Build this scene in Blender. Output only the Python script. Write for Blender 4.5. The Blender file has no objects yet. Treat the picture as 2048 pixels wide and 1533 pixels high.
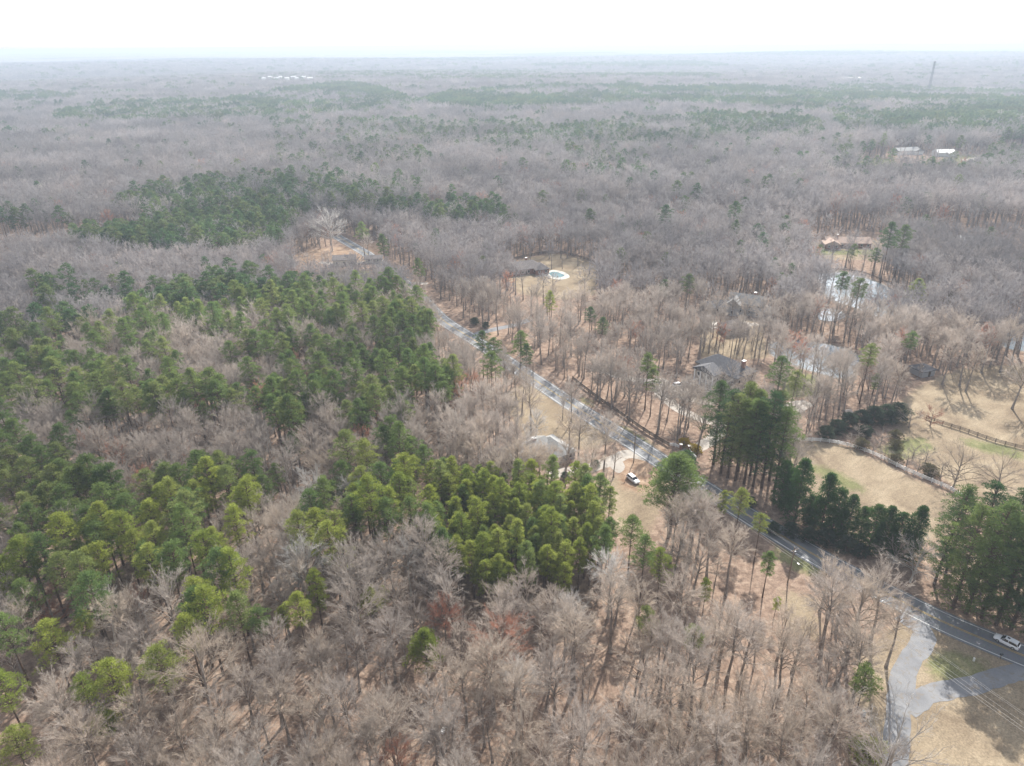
import bpy, bmesh, math, random
import numpy as np
from mathutils import Matrix, Vector

# ------------------------------------------------------------------ camera, sky, sun, exposure
sc = bpy.context.scene
C = sc.collection
H = 118.0
FPX = 1420.0
PITCH = math.radians(25.5)
ROLL = math.radians(0.62)
cr, sr = math.cos(ROLL), math.sin(ROLL)
R0 = Vector((1, 0, 0)); U0 = Vector((0, math.sin(PITCH), math.cos(PITCH))); FW = Vector((0, math.cos(PITCH), -math.sin(PITCH)))
CX = R0 * cr - U0 * sr
CY = R0 * sr + U0 * cr
cam_d = bpy.data.cameras.new('camera')
cam = bpy.data.objects.new('camera', cam_d); C.objects.link(cam)
cam_d.sensor_width = 36.0; cam_d.lens = FPX / 2048 * 36.0
cam_d.clip_start = 1.0; cam_d.clip_end = 60000.0
mm = Matrix((CX, CY, -FW)).transposed().to_4x4(); mm.translation = Vector((0, 0, H))
cam.matrix_world = mm
sc.camera = cam

SUN_AZ = math.radians(22.0)      # clockwise from +Y
SUN_EL = math.radians(40.0)
w = bpy.data.worlds.new('World'); sc.world = w; w.use_nodes = True
nt = w.node_tree; nt.nodes.clear()
sky = nt.nodes.new('ShaderNodeTexSky'); sky.sky_type = 'NISHITA'; sky.sun_disc = False
sky.sun_elevation = SUN_EL; sky.sun_rotation = SUN_AZ; sky.dust_density = 1.2; sky.air_density = 1.0; sky.ozone_density = 1.0
bg = nt.nodes.new('ShaderNodeBackground'); bg.inputs[1].default_value = 0.14
wo = nt.nodes.new('ShaderNodeOutputWorld')
hsv = nt.nodes.new('ShaderNodeHueSaturation'); hsv.inputs['Saturation'].default_value = 0.35   # thin white overcast veil
nt.links.new(sky.outputs[0], hsv.inputs['Color']); nt.links.new(hsv.outputs[0], bg.inputs[0]); nt.links.new(bg.outputs[0], wo.inputs[0])
sd = bpy.data.lights.new('sun', 'SUN'); sd.energy = 4.6; sd.angle = math.radians(0.6); sd.color = (1.0, 0.95, 0.87)
sun = bpy.data.objects.new('sun', sd); C.objects.link(sun)
SUNV = Vector((math.sin(SUN_AZ) * math.cos(SUN_EL), math.cos(SUN_AZ) * math.cos(SUN_EL), math.sin(SUN_EL)))
sun.rotation_euler = SUNV.to_track_quat('Z', 'Y').to_euler()
sc.view_settings.view_transform = 'Standard'; sc.view_settings.look = 'None'
sc.view_settings.exposure = 0.86; sc.view_settings.gamma = 1.0
sc.render.engine = 'CYCLES'
sc.cycles.max_bounces = 5; sc.cycles.diffuse_bounces = 2; sc.cycles.glossy_bounces = 2
sc.cycles.transmission_bounces = 3; sc.cycles.volume_bounces = 0
sc.cycles.use_denoising = True
HAZE_DENSITY = 0.00024

rng = np.random.default_rng(7)
random.seed(7)

# ------------------------------------------------------------------ pixel <-> place
def terrain(x, y):
    x = np.asarray(x, float); y = np.asarray(y, float)
    d = np.hypot(x, y - 200.0)
    k = np.clip((d - 700.0) / 1500.0, 0, 1); k = k * k * (3 - 2 * k)
    k2 = np.clip((d - 3000.0) / 9000.0, 0, 1)
    h = 9 * np.sin(x / 900.0 + y / 1450.0 + 0.6) + 7 * np.sin(y / 420.0 - x / 1700.0 + 1.9) + 5 * np.sin(x / 380.0 + 1.1 + np.sin(y / 700.0)) * np.cos(y / 310.0)
    return k * (h - 6) + k2 * (26 + 14 * np.sin(x / 1800.0 + 0.4 + y / 3000.0))

def ray(px, py):
    u = (px - 1024.0) / FPX; v = -(py - 766.5) / FPX
    return CX * u + CY * v + FW

def g(px, py, z=0.0):
    """the place on the plane z that pixel (px, py) of the photograph looks at"""
    d = ray(px, py)
    t = (z - H) / d.z
    return Vector((d.x * t, d.y * t, z))

def gt(px, py):
    z = 0.0
    for _ in range(12):
        p = g(px, py, z); z = float(terrain(p.x, p.y))
    return Vector((p.x, p.y, z))

def project(P):
    """Nx3 -> image pixels (2048 wide) and depth"""
    Q = P - np.array([0, 0, H])
    X = Q @ np.array(CX); Y = Q @ np.array(CY); Z = Q @ np.array(FW)
    Zs = np.where(Z > 1, Z, 1)
    return 1024 + FPX * X / Zs, 766.5 - FPX * Y / Zs, Z

def inside(px, py, poly):
    r = np.zeros(px.shape, bool); n = len(poly); j = n - 1
    for i in range(n):
        xi, yi = poly[i]; xj, yj = poly[j]
        c = ((yi > py) != (yj > py)) & (px < (xj - xi) * (py - yi) / ((yj - yi) or 1e-9) + xi)
        r ^= c; j = i
    return r

def seg_dist(x, y, pts):
    d = np.full(x.shape, 1e9)
    for a, b in zip(pts[:-1], pts[1:]):
        ax, ay = a[0], a[1]; bx, by = b[0] - ax, b[1] - ay
        t = np.clip(((x - ax) * bx + (y - ay) * by) / (bx * bx + by * by + 1e-9), 0, 1)
        d = np.minimum(d, np.hypot(x - ax - t * bx, y - ay - t * by))
    return d

# ------------------------------------------------------------------ materials
def new_mat(name):
    m = bpy.data.materials.new(name); m.use_nodes = True
    t = m.node_tree; t.nodes.clear()
    out = t.nodes.new('ShaderNodeOutputMaterial')
    return m, t, out

def paint(name, col, rough=0.6, var=0.12, scale=3.0, metal=0.0, spec=0.5, bump=0.0):
    m, t, out = new_mat(name)
    b = t.nodes.new('ShaderNodeBsdfPrincipled')
    tc = t.nodes.new('ShaderNodeTexCoord'); n = t.nodes.new('ShaderNodeTexNoise'); n.inputs['Scale'].default_value = scale; n.inputs['Detail'].default_value = 6
    t.links.new(tc.outputs['Object'], n.inputs['Vector'])
    r = t.nodes.new('ShaderNodeValToRGB')
    r.color_ramp.elements[0].position = 0.3; r.color_ramp.elements[1].position = 0.7
    r.color_ramp.elements[0].color = (*[c * (1 - var) for c in col], 1); r.color_ramp.elements[1].color = (*[min(1, c * (1 + var)) for c in col], 1)
    t.links.new(n.outputs['Fac'], r.inputs['Fac']); t.links.new(r.outputs['Color'], b.inputs['Base Color'])
    b.inputs['Roughness'].default_value = rough; b.inputs['Metallic'].default_value = metal
    b.inputs['Specular IOR Level'].default_value = spec
    if bump:
        bp = t.nodes.new('ShaderNodeBump'); bp.inputs['Strength'].default_value = bump; bp.inputs['Distance'].default_value = 0.05
        t.links.new(n.outputs['Fac'], bp.inputs['Height']); t.links.new(bp.outputs['Normal'], b.inputs['Normal'])
    t.links.new(b.outputs[0], out.inputs[0])
    return m

def leafy(name, c_a, c_b, c_c=None, transl=0.35, nscale=0.55, gloss=0.0):
    """foliage and twigs: each tree takes its own tint, clumps within it vary"""
    m, t, out = new_mat(name)
    oi = t.nodes.new('ShaderNodeObjectInfo'); tc = t.nodes.new('ShaderNodeTexCoord')
    n = t.nodes.new('ShaderNodeTexNoise'); n.inputs['Scale'].default_value = nscale; n.inputs['Detail'].default_value = 2
    t.links.new(tc.outputs['Object'], n.inputs['Vector'])
    r = t.nodes.new('ShaderNodeValToRGB')
    e = r.color_ramp.elements
    e[0].position = 0.05; e[0].color = (*c_a, 1); e[1].position = 0.95; e[1].color = (*(c_c or c_b), 1)
    if c_c:
        x = e.new(0.55); x.color = (*c_b, 1)
    t.links.new(oi.outputs['Random'], r.inputs['Fac'])
    hv = t.nodes.new('ShaderNodeMapRange'); hv.inputs[1].default_value = 0.3; hv.inputs[2].default_value = 0.7; hv.inputs[3].default_value = 0.72; hv.inputs[4].default_value = 1.28
    t.links.new(n.outputs['Fac'], hv.inputs[0])
    mul = t.nodes.new('ShaderNodeVectorMath'); mul.operation = 'SCALE'
    t.links.new(r.outputs['Color'], mul.inputs[0]); t.links.new(hv.outputs[0], mul.inputs['Scale'])
    # stands of one species: broad patches of slightly darker and lighter wood across the country
    pn_ = t.nodes.new('ShaderNodeTexNoise'); pn_.inputs['Scale'].default_value = .009; pn_.inputs['Detail'].default_value = 3
    t.links.new(oi.outputs['Location'], pn_.inputs['Vector'])
    pr = t.nodes.new('ShaderNodeMapRange'); pr.inputs[1].default_value = .35; pr.inputs[2].default_value = .65; pr.inputs[3].default_value = .74; pr.inputs[4].default_value = 1.22
    t.links.new(pn_.outputs['Fac'], pr.inputs[0])
    mu2 = t.nodes.new('ShaderNodeVectorMath'); mu2.operation = 'SCALE'; t.links.new(mul.outputs[0], mu2.inputs[0]); t.links.new(pr.outputs[0], mu2.inputs['Scale']); mul = mu2
    d = t.nodes.new('ShaderNodeBsdfDiffuse'); t.links.new(mul.outputs[0], d.inputs['Color'])
    last = d
    if transl:
        tr = t.nodes.new('ShaderNodeBsdfTranslucent'); t.links.new(mul.outputs[0], tr.inputs['Color'])
        mx = t.nodes.new('ShaderNodeMixShader'); mx.inputs[0].default_value = transl
        t.links.new(d.outputs[0], mx.inputs[1]); t.links.new(tr.outputs[0], mx.inputs[2]); last = mx
    t.links.new(last.outputs[0], out.inputs[0])
    return m

M = {}
M['pine_lime'] = leafy('pine_lime', (.235, .29, .064), (.335, .375, .082), (.28, .315, .09), .45)
M['pine_mid'] = leafy('pine_mid', (.145, .215, .074), (.20, .265, .084), (.265, .305, .105), .45)
M['pine_deep'] = leafy('pine_deep', (.080, .145, .062), (.120, .18, .072), (.17, .21, .085), .46)
M['cedar'] = leafy('cedar', (.075, .15, .05), (.105, .19, .06), None, .42)
M['holly'] = leafy('holly', (.075, .110, .070), (.105, .14, .085), None, .3)
M['scrub'] = leafy('scrub', (.17, .16, .085), (.24, .21, .12), None, .3)
M['yellow_shrub'] = leafy('yellow_shrub', (.42, .32, .05), (.48, .36, .06), None, .3)
M['twig_grey'] = leafy('twig_grey', (.44, .385, .345), (.52, .46, .41), (.49, .42, .36), 0.38, .3)
M['twig_tan'] = leafy('twig_tan', (.48, .405, .335), (.53, .455, .385), None, .38, .3)
M['twig_silver'] = leafy('twig_silver', (.55, .52, .49), (.61, .58, .55), None, .38, .3)
M['twig_rust'] = leafy('twig_rust', (.50, .27, .19), (.42, .21, .15), None, .38, .3)
M['twig_far'] = leafy('twig_far', (.31, .285, .285), (.385, .36, .355), (.44, .39, .365), 0.38, .3)
M['bark_grey'] = paint('bark_grey', (.27, .235, .21), .9, .35, 2.0, spec=.1)
M['bark_pale'] = paint('bark_pale', (.50, .46, .41), .9, .3, 1.5, spec=.1)
M['bark_pine'] = paint('bark_pine', (.125, .088, .068), .9, .35, 2.0, spec=.1)
M['white'] = paint('white_paint', (.80, .80, .80), .45, .03)
M['car_white'] = paint('car_white', (.82, .83, .85), .22, .01, spec=.6)
M['car_silver'] = paint('car_silver', (.42, .43, .45), .25, .02, metal=.3)
M['car_dark'] = paint('car_dark', (.03, .035, .04), .2, .05)
M['glass'] = paint('dark_glass', (.012, .016, .02), .05, .1, spec=.8)
M['tyre'] = paint('tyre', (.02, .02, .02), .8, .1)
M['rim'] = paint('rim', (.45, .45, .46), .35, .05, metal=.6)
M['lamp'] = paint('lamp_lens', (.75, .75, .72), .15, .02)
M['red_lens'] = paint('red_lens', (.30, .02, .02), .2, .05)
M['wood_dark'] = paint('wood_dark', (.10, .075, .055), .85, .3, 2.5)
M['wood_pole'] = paint('wood_pole', (.20, .155, .115), .85, .25, 2.5)
M['wood_pale'] = paint('wood_pale', (.42, .32, .22), .8, .2, 2.5)
M['wire'] = paint('wire', (.52, .50, .47), .4, .05, metal=.4)
M['steel'] = paint('steel', (.10, .11, .13), .5, .1, metal=.2)
M['roof_grey'] = paint('roof_grey', (.27, .27, .265), .85, .18, 1.2, bump=.4)
M['roof_dark'] = paint('roof_dark', (.085, .085, .095), .8, .25, 1.2, bump=.4)
M['roof_brown'] = paint('roof_brown', (.19, .165, .155), .85, .2, 1.2, bump=.4)
M['roof_tan'] = paint('roof_tan', (.46, .33, .26), .85, .12, 1.2, bump=.3)
M['roof_white'] = paint('roof_white', (.72, .72, .71), .5, .06, .5)
M['wall_stone'] = paint('wall_stone', (.33, .29, .25), .85, .2, 2.0, bump=.3)
M['wall_brick'] = paint('wall_brick', (.28, .15, .11), .85, .2, 3.0, bump=.3)
M['wall_cream'] = paint('wall_cream', (.62, .57, .48), .8, .08)
M['wall_grey'] = paint('wall_grey', (.32, .32, .33), .8, .1)
M['wall_white'] = paint('wall_white', (.75, .74, .71), .7, .05)
M['concrete'] = paint('concrete', (.42, .385, .34), .9, .13, .35, spec=.2)
M['concrete_cool'] = paint('concrete_cool', (.29, .295, .31), .9, .14, .3, spec=.2)
M['patio'] = paint('patio', (.50, .47, .42), .85, .08, .5)
M['pool_water'] = paint('pool_water', (.15, .26, .29), .08, .1, .8)
M['yellow_line'] = paint('yellow_line', (.50, .33, .07), .8, .2, .8)
M['white_line'] = paint('white_line', (.62, .62, .60), .8, .22, .6)
M['limb_pile'] = M['bark_grey']

def paving(name, a, b_, dirt_):
    m, t, out = new_mat(name); b = t.nodes.new('ShaderNodeBsdfPrincipled'); tc = t.nodes.new('ShaderNodeTexCoord')
    def nz(s, d, dist=0):
        n = t.nodes.new('ShaderNodeTexNoise'); n.inputs['Scale'].default_value = s; n.inputs['Detail'].default_value = d; n.inputs['Distortion'].default_value = dist
        t.links.new(tc.outputs['Object'], n.inputs['Vector']); return n
    n1, n2, n3 = nz(.22, 8, .6), nz(.7, 8, 1.2), nz(5, 3)
    r = t.nodes.new('ShaderNodeValToRGB'); e = r.color_ramp.elements; e[0].position = .33; e[0].color = (*a, 1); e[1].position = .68; e[1].color = (*b_, 1); t.links.new(n1.outputs['Fac'], r.inputs['Fac'])
    mr = t.nodes.new('ShaderNodeMapRange'); mr.inputs[1].default_value = .54; mr.inputs[2].default_value = .70; mr.inputs[4].default_value = .75; t.links.new(n2.outputs['Fac'], mr.inputs[0])
    mx = t.nodes.new('ShaderNodeMix'); mx.data_type = 'RGBA'; t.links.new(mr.outputs[0], mx.inputs[0]); t.links.new(r.outputs['Color'], mx.inputs[6]); mx.inputs[7].default_value = (*dirt_, 1)
    m3 = t.nodes.new('ShaderNodeMapRange'); m3.inputs[3].default_value = .8; m3.inputs[4].default_value = 1.2; t.links.new(n3.outputs['Fac'], m3.inputs[0])
    sc_ = t.nodes.new('ShaderNodeVectorMath'); sc_.operation = 'SCALE'; t.links.new(mx.outputs[2], sc_.inputs[0]); t.links.new(m3.outputs[0], sc_.inputs['Scale'])
    t.links.new(sc_.outputs[0], b.inputs['Base Color']); b.inputs['Roughness'].default_value = .9; t.links.new(b.outputs[0], out.inputs[0]); return m
M['concrete'] = paving('concrete', (.33, .30, .265), (.45, .41, .36), (.27, .205, .15))
M['concrete_cool'] = paving('gravel_grey', (.17, .175, .19), (.255, .258, .268), (.20, .17, .135))
def asphalt():
    m, t, out = new_mat('asphalt')
    b = t.nodes.new('ShaderNodeBsdfPrincipled'); tc = t.nodes.new('ShaderNodeTexCoord')
    n1 = t.nodes.new('ShaderNodeTexNoise'); n1.inputs['Scale'].default_value = 0.12; n1.inputs['Detail'].default_value = 5
    n2 = t.nodes.new('ShaderNodeTexNoise'); n2.inputs['Scale'].default_value = 4.0
    for n in (n1, n2): t.links.new(tc.outputs['Object'], n.inputs['Vector'])
    r = t.nodes.new('ShaderNodeValToRGB'); e = r.color_ramp.elements
    e[0].position = .35; e[0].color = (.125, .132, .145, 1); e[1].position = .68; e[1].color = (.19, .195, .205, 1)
    t.links.new(n1.outputs['Fac'], r.inputs['Fac'])
    mx = t.nodes.new('ShaderNodeMix'); mx.data_type = 'RGBA'; mx.blend_type = 'OVERLAY'; mx.inputs[0].default_value = .3
    t.links.new(r.outputs['Color'], mx.inputs[6]); t.links.new(n2.outputs['Color'], mx.inputs[7])
    t.links.new(mx.outputs[2], b.inputs['Base Color']); b.inputs['Roughness'].default_value = .75
    t.links.new(b.outputs[0], out.inputs[0]); return m
M['asphalt'] = asphalt()

def water_mat():
    m, t, out = new_mat('pond_water')
    b = t.nodes.new('ShaderNodeBsdfPrincipled'); b.inputs['Base Color'].default_value = (.22, .265, .30, 1)
    b.inputs['Roughness'].default_value = .09; b.inputs['IOR'].default_value = 1.75; b.inputs['Specular IOR Level'].default_value = 1.0
    tc = t.nodes.new('ShaderNodeTexCoord'); n = t.nodes.new('ShaderNodeTexNoise'); n.inputs['Scale'].default_value = .8; n.inputs['Detail'].default_value = 3
    bp = t.nodes.new('ShaderNodeBump'); bp.inputs['Strength'].default_value = .06; bp.inputs['Distance'].default_value = .3
    t.links.new(tc.outputs['Object'], n.inputs['Vector']); t.links.new(n.outputs['Fac'], bp.inputs['Height']); t.links.new(bp.outputs[0], b.inputs['Normal'])
    t.links.new(b.outputs[0], out.inputs[0]); return m
M['water'] = water_mat()

def ground_mat():
    m, t, out = new_mat('leaf_litter_ground')
    b = t.nodes.new('ShaderNodeBsdfDiffuse'); tc = t.nodes.new('ShaderNodeTexCoord')
    def noise(s, d=4, dist=0.0):
        n = t.nodes.new('ShaderNodeTexNoise'); n.inputs['Scale'].default_value = s; n.inputs['Detail'].default_value = d
        n.inputs['Distortion'].default_value = dist
        t.links.new(tc.outputs['Object'], n.inputs['Vector']); return n
    def ramp(n, stops):
        r = t.nodes.new('ShaderNodeValToRGB'); e = r.color_ramp.elements
        e[0].position, e[0].color = stops[0][0], (*stops[0][1], 1); e[1].position, e[1].color = stops[-1][0], (*stops[-1][1], 1)
        for p, c in stops[1:-1]:
            x = e.new(p); x.color = (*c, 1)
        t.links.new(n.outputs['Fac'], r.inputs['Fac']); return r
    litter = ramp(noise(.55, 8, .4), [(.28, (.16, .112, .085)), (.5, (.27, .195, .15)), (.72, (.38, .29, .225))])
    straw = ramp(noise(.09, 7, .8), [(.3, (.20, .155, .11)), (.5, (.285, .228, .16)), (.7, (.36, .295, .21))])
    green = ramp(noise(.2, 6, .5), [(.3, (.12, .13, .06)), (.55, (.20, .20, .10)), (.75, (.29, .26, .15))])
    dirt = ramp(noise(.35, 6, .5), [(.3, (.23, .15, .10)), (.55, (.34, .245, .175)), (.75, (.42, .315, .23))])
    at = t.nodes.new('ShaderNodeAttribute'); at.attribute_name = 'cover'
    sp = t.nodes.new('ShaderNodeSeparateColor'); t.links.new(at.outputs['Color'], sp.inputs[0])
    edge = noise(.45, 5, 1.0)
    wv = t.nodes.new('ShaderNodeTexWave'); wv.inputs['Scale'].default_value = .16; wv.inputs['Distortion'].default_value = 9; wv.inputs['Detail'].default_value = 4; wv.inputs['Detail Scale'].default_value = 1.5
    mp = t.nodes.new('ShaderNodeMapping'); mp.inputs['Rotation'].default_value = (0, 0, .9); t.links.new(tc.outputs['Object'], mp.inputs[0]); t.links.new(mp.outputs[0], wv.inputs['Vector'])
    wr = t.nodes.new('ShaderNodeMapRange'); wr.inputs[3].default_value = .95; wr.inputs[4].default_value = 1.04; t.links.new(wv.outputs['Fac'], wr.inputs[0])
    ws = t.nodes.new('ShaderNodeVectorMath'); ws.operation = 'SCALE'; t.links.new(straw.outputs['Color'], ws.inputs[0]); t.links.new(wr.outputs[0], ws.inputs['Scale']); straw = ws
    cur = litter.outputs['Color']
    for ch, r in ((0, straw), (1, green), (2, dirt)):
        ad = t.nodes.new('ShaderNodeMath'); ad.operation = 'ADD'; t.links.new(sp.outputs[ch], ad.inputs[0])
        sb = t.nodes.new('ShaderNodeMath'); sb.operation = 'MULTIPLY_ADD'; t.links.new(edge.outputs['Fac'], sb.inputs[0]); sb.inputs[1].default_value = .9; sb.inputs[2].default_value = -.95
        t.links.new(sb.outputs[0], ad.inputs[1])
        mr = t.nodes.new('ShaderNodeMapRange'); mr.inputs[1].default_value = -.2; mr.inputs[2].default_value = .25
        t.links.new(ad.outputs[0], mr.inputs[0])
        mx = t.nodes.new('ShaderNodeMix'); mx.data_type = 'RGBA'
        t.links.new(mr.outputs[0], mx.inputs[0]); t.links.new(cur, mx.inputs[6]); t.links.new(r.outputs[0], mx.inputs[7]); cur = mx.outputs[2]
    fine = noise(2.6, 6, .6); mrf = t.nodes.new('ShaderNodeMapRange'); mrf.inputs[1].default_value = .3; mrf.inputs[2].default_value = .7; mrf.inputs[3].default_value = .72; mrf.inputs[4].default_value = 1.25
    t.links.new(fine.outputs['Fac'], mrf.inputs[0]); sc_ = t.nodes.new('ShaderNodeVectorMath'); sc_.operation = 'SCALE'; t.links.new(cur, sc_.inputs[0]); t.links.new(mrf.outputs[0], sc_.inputs['Scale']); cur = sc_.outputs[0]
    t.links.new(cur, b.inputs['Color']); t.links.new(b.outputs[0], out.inputs[0])
    return m
M['ground'] = ground_mat()

# ------------------------------------------------------------------ helpers
class Geo:
    def __init__(s): s.V = []; s.F = []; s.mi = []; s.mats = []; s.n = 0
    def slot(s, m):
        if m not in s.mats: s.mats.append(m)
        return s.mats.index(m)
    def add(s, V, F, m=None):
        V = np.asarray(V, float).reshape(-1, 3); k = s.slot(m) if m else 0
        s.V.append(V); s.F.extend([[int(i) + s.n for i in f] for f in F]); s.mi.extend([k] * len(F)); s.n += len(V)
    def box(s, c, d, m=None, rz=0.0, taper=1.0):
        x, y, z = d[0] / 2, d[1] / 2, d[2] / 2
        P = np.array([[-x, -y, -z], [x, -y, -z], [x, y, -z], [-x, y, -z], [-x * taper, -y * taper, z], [x * taper, -y * taper, z], [x * taper, y * taper, z], [-x * taper, y * taper, z]])
        a, b_ = math.cos(rz), math.sin(rz)
        P = P @ np.array([[a, b_, 0], [-b_, a, 0], [0, 0, 1]]) + np.array(c)
        s.add(P, [(0, 3, 2, 1), (4, 5, 6, 7), (0, 1, 5, 4), (1, 2, 6, 5), (2, 3, 7, 6), (3, 0, 4, 7)], m)
    def bar(s, a, b, r, m=None, n=4, r2=None):
        s.tube([a, b], [r, r if r2 is None else r2], n, m, cap=True)
    def tube(s, pts, rad, n=5, m=None, cap=False):
        P = np.array(pts, float); k = len(P)
        T = np.gradient(P, axis=0); T /= np.linalg.norm(T, axis=1)[:, None] + 1e-9
        ref = np.array([0.31, 0.17, 0.93]) if abs(T[0, 2]) < .8 else np.array([0.94, .3, .1])
        A = np.cross(T, ref); A /= np.linalg.norm(A, axis=1)[:, None] + 1e-9
        B = np.cross(T, A)
        th = np.arange(n) * 2 * math.pi / n
        R = np.array(rad, float)[:, None, None]
        V = P[:, None, :] + R * (np.cos(th)[None, :, None] * A[:, None, :] + np.sin(th)[None, :, None] * B[:, None, :])
        F = []
        for i in range(k - 1):
            for j in range(n):
                a = i * n + j; b = i * n + (j + 1) % n
                F.append((a, b, b + n, a + n))
        if cap: F.append(tuple(range(n - 1, -1, -1))); F.append(tuple(range((k - 1) * n, k * n)))
        s.add(V.reshape(-1, 3), F, m)
    def tris(s, V, m=None):
        V = np.asarray(V).reshape(-1, 3); s.add(V, np.arange(len(V)).reshape(-1, 3), m)
    def mesh(s, name, smooth=False):
        me = bpy.data.meshes.new(name)
        me.from_pydata(np.concatenate(s.V).tolist(), [], s.F)
        for m in s.mats: me.materials.append(m)
        if len(s.mats) > 1: me.polygons.foreach_set('material_index', s.mi)
        if smooth: me.polygons.foreach_set('use_smooth', [True] * len(me.polygons))
        me.update(); return me

def obj(name, me, parent=None):
    if isinstance(me, Geo): me = me.mesh(name)
    o = bpy.data.objects.new(name, me); C.objects.link(o)
    if parent is not None: o.parent = parent
    return o
def tag(o, label=None, cat=None, group=None, kind=None):
    if label: o['label'] = label
    if cat: o['category'] = cat
    if group: o['group'] = group
    if kind: o['kind'] = kind
    return o
def thing(name, label, cat, loc=(0, 0, 0), rz=0.0, group=None):
    o = bpy.data.objects.new(name, None); C.objects.link(o); o.empty_display_size = .5
    o.location = loc; o.rotation_euler = (0, 0, rz)
    return tag(o, label, cat, group)
def smooth_line(pts, n=6):
    P = [np.array(p, float) for p in pts]; P = [2 * P[0] - P[1]] + P + [2 * P[-1] - P[-2]]; out = []
    for i in range(1, len(P) - 2):
        for k in range(n):
            t = k / n
            out.append(.5 * ((2 * P[i]) + (-P[i - 1] + P[i + 1]) * t + (2 * P[i - 1] - 5 * P[i] + 4 * P[i + 1] - P[i + 2]) * t * t + (-P[i - 1] + 3 * P[i] - 3 * P[i + 1] + P[i + 2]) * t ** 3))
    out.append(P[-2]); return np.array(out)
def strip(geo, line, w0, w1, z, m, jitter=0.0, dash=None):
    """a sheet between two offsets (left +) of a ground line"""
    L = np.asarray(line)[:, :2]; T = np.gradient(L, axis=0); T /= np.linalg.norm(T, axis=1)[:, None]
    N = np.stack([-T[:, 1], T[:, 0]], 1)
    j0 = rng.normal(0, jitter, len(L))[:, None]; j1 = rng.normal(0, jitter, len(L))[:, None]
    A = L + N * (w0 + j0); B = L + N * (w1 + j1)
    V = np.concatenate([np.c_[A, np.full(len(L), z)], np.c_[B, np.full(len(L), z)]]); n = len(L)
    s = 1 if w0 > w1 else -1
    F = [(i, i + n, i + 1 + n, i + 1)[::s] for i in range(n - 1)]
    geo.add(V, F, m)
def px_line(pts, n=6, z=0.0): return smooth_line([tuple(g(*p, z)) for p in pts], n)
def sheet(name, pxpoly, z, m, n=4, kind='structure', skirt=0.0):
    P = smooth_line([tuple(g(*p)) for p in pxpoly + [pxpoly[0]]], n)[:-1]
    ge = Geo(); P = np.c_[P[:, :2], np.full(len(P), z)]
    f = list(range(len(P)))
    ar = sum(P[i][0] * P[(i + 1) % len(P)][1] - P[(i + 1) % len(P)][0] * P[i][1] for i in f)
    if ar < 0: f = f[::-1]
    ge.add(P, [f], m)
    o = obj(name, ge)
    if kind: o['kind'] = kind
    return o

# ------------------------------------------------------------------ layout traced from the photograph
ROAD = [(845, 600), (885, 640), (946, 679), (1000, 714), (1066, 758), (1145, 810.5), (1225, 861), (1269, 888), (1331, 929), (1406, 975.5), (1436, 994.5), (1539, 1057.5), (1662, 1129.5), (1777, 1189.5), (1877, 1240), (2015, 1299), (2200, 1372)]
road_w = px_line(ROAD, 6)
far0 = road_w[0]; d0 = road_w[0] - road_w[4]; d0 /= np.linalg.norm(d0)
road_w = np.concatenate([[far0 + d0 * 150 + np.array([-18, 0, 0]), far0 + d0 * 100 + np.array([-8, 0, 0]), far0 + d0 * 50 + np.array([-2, 0, 0])], road_w])

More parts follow.
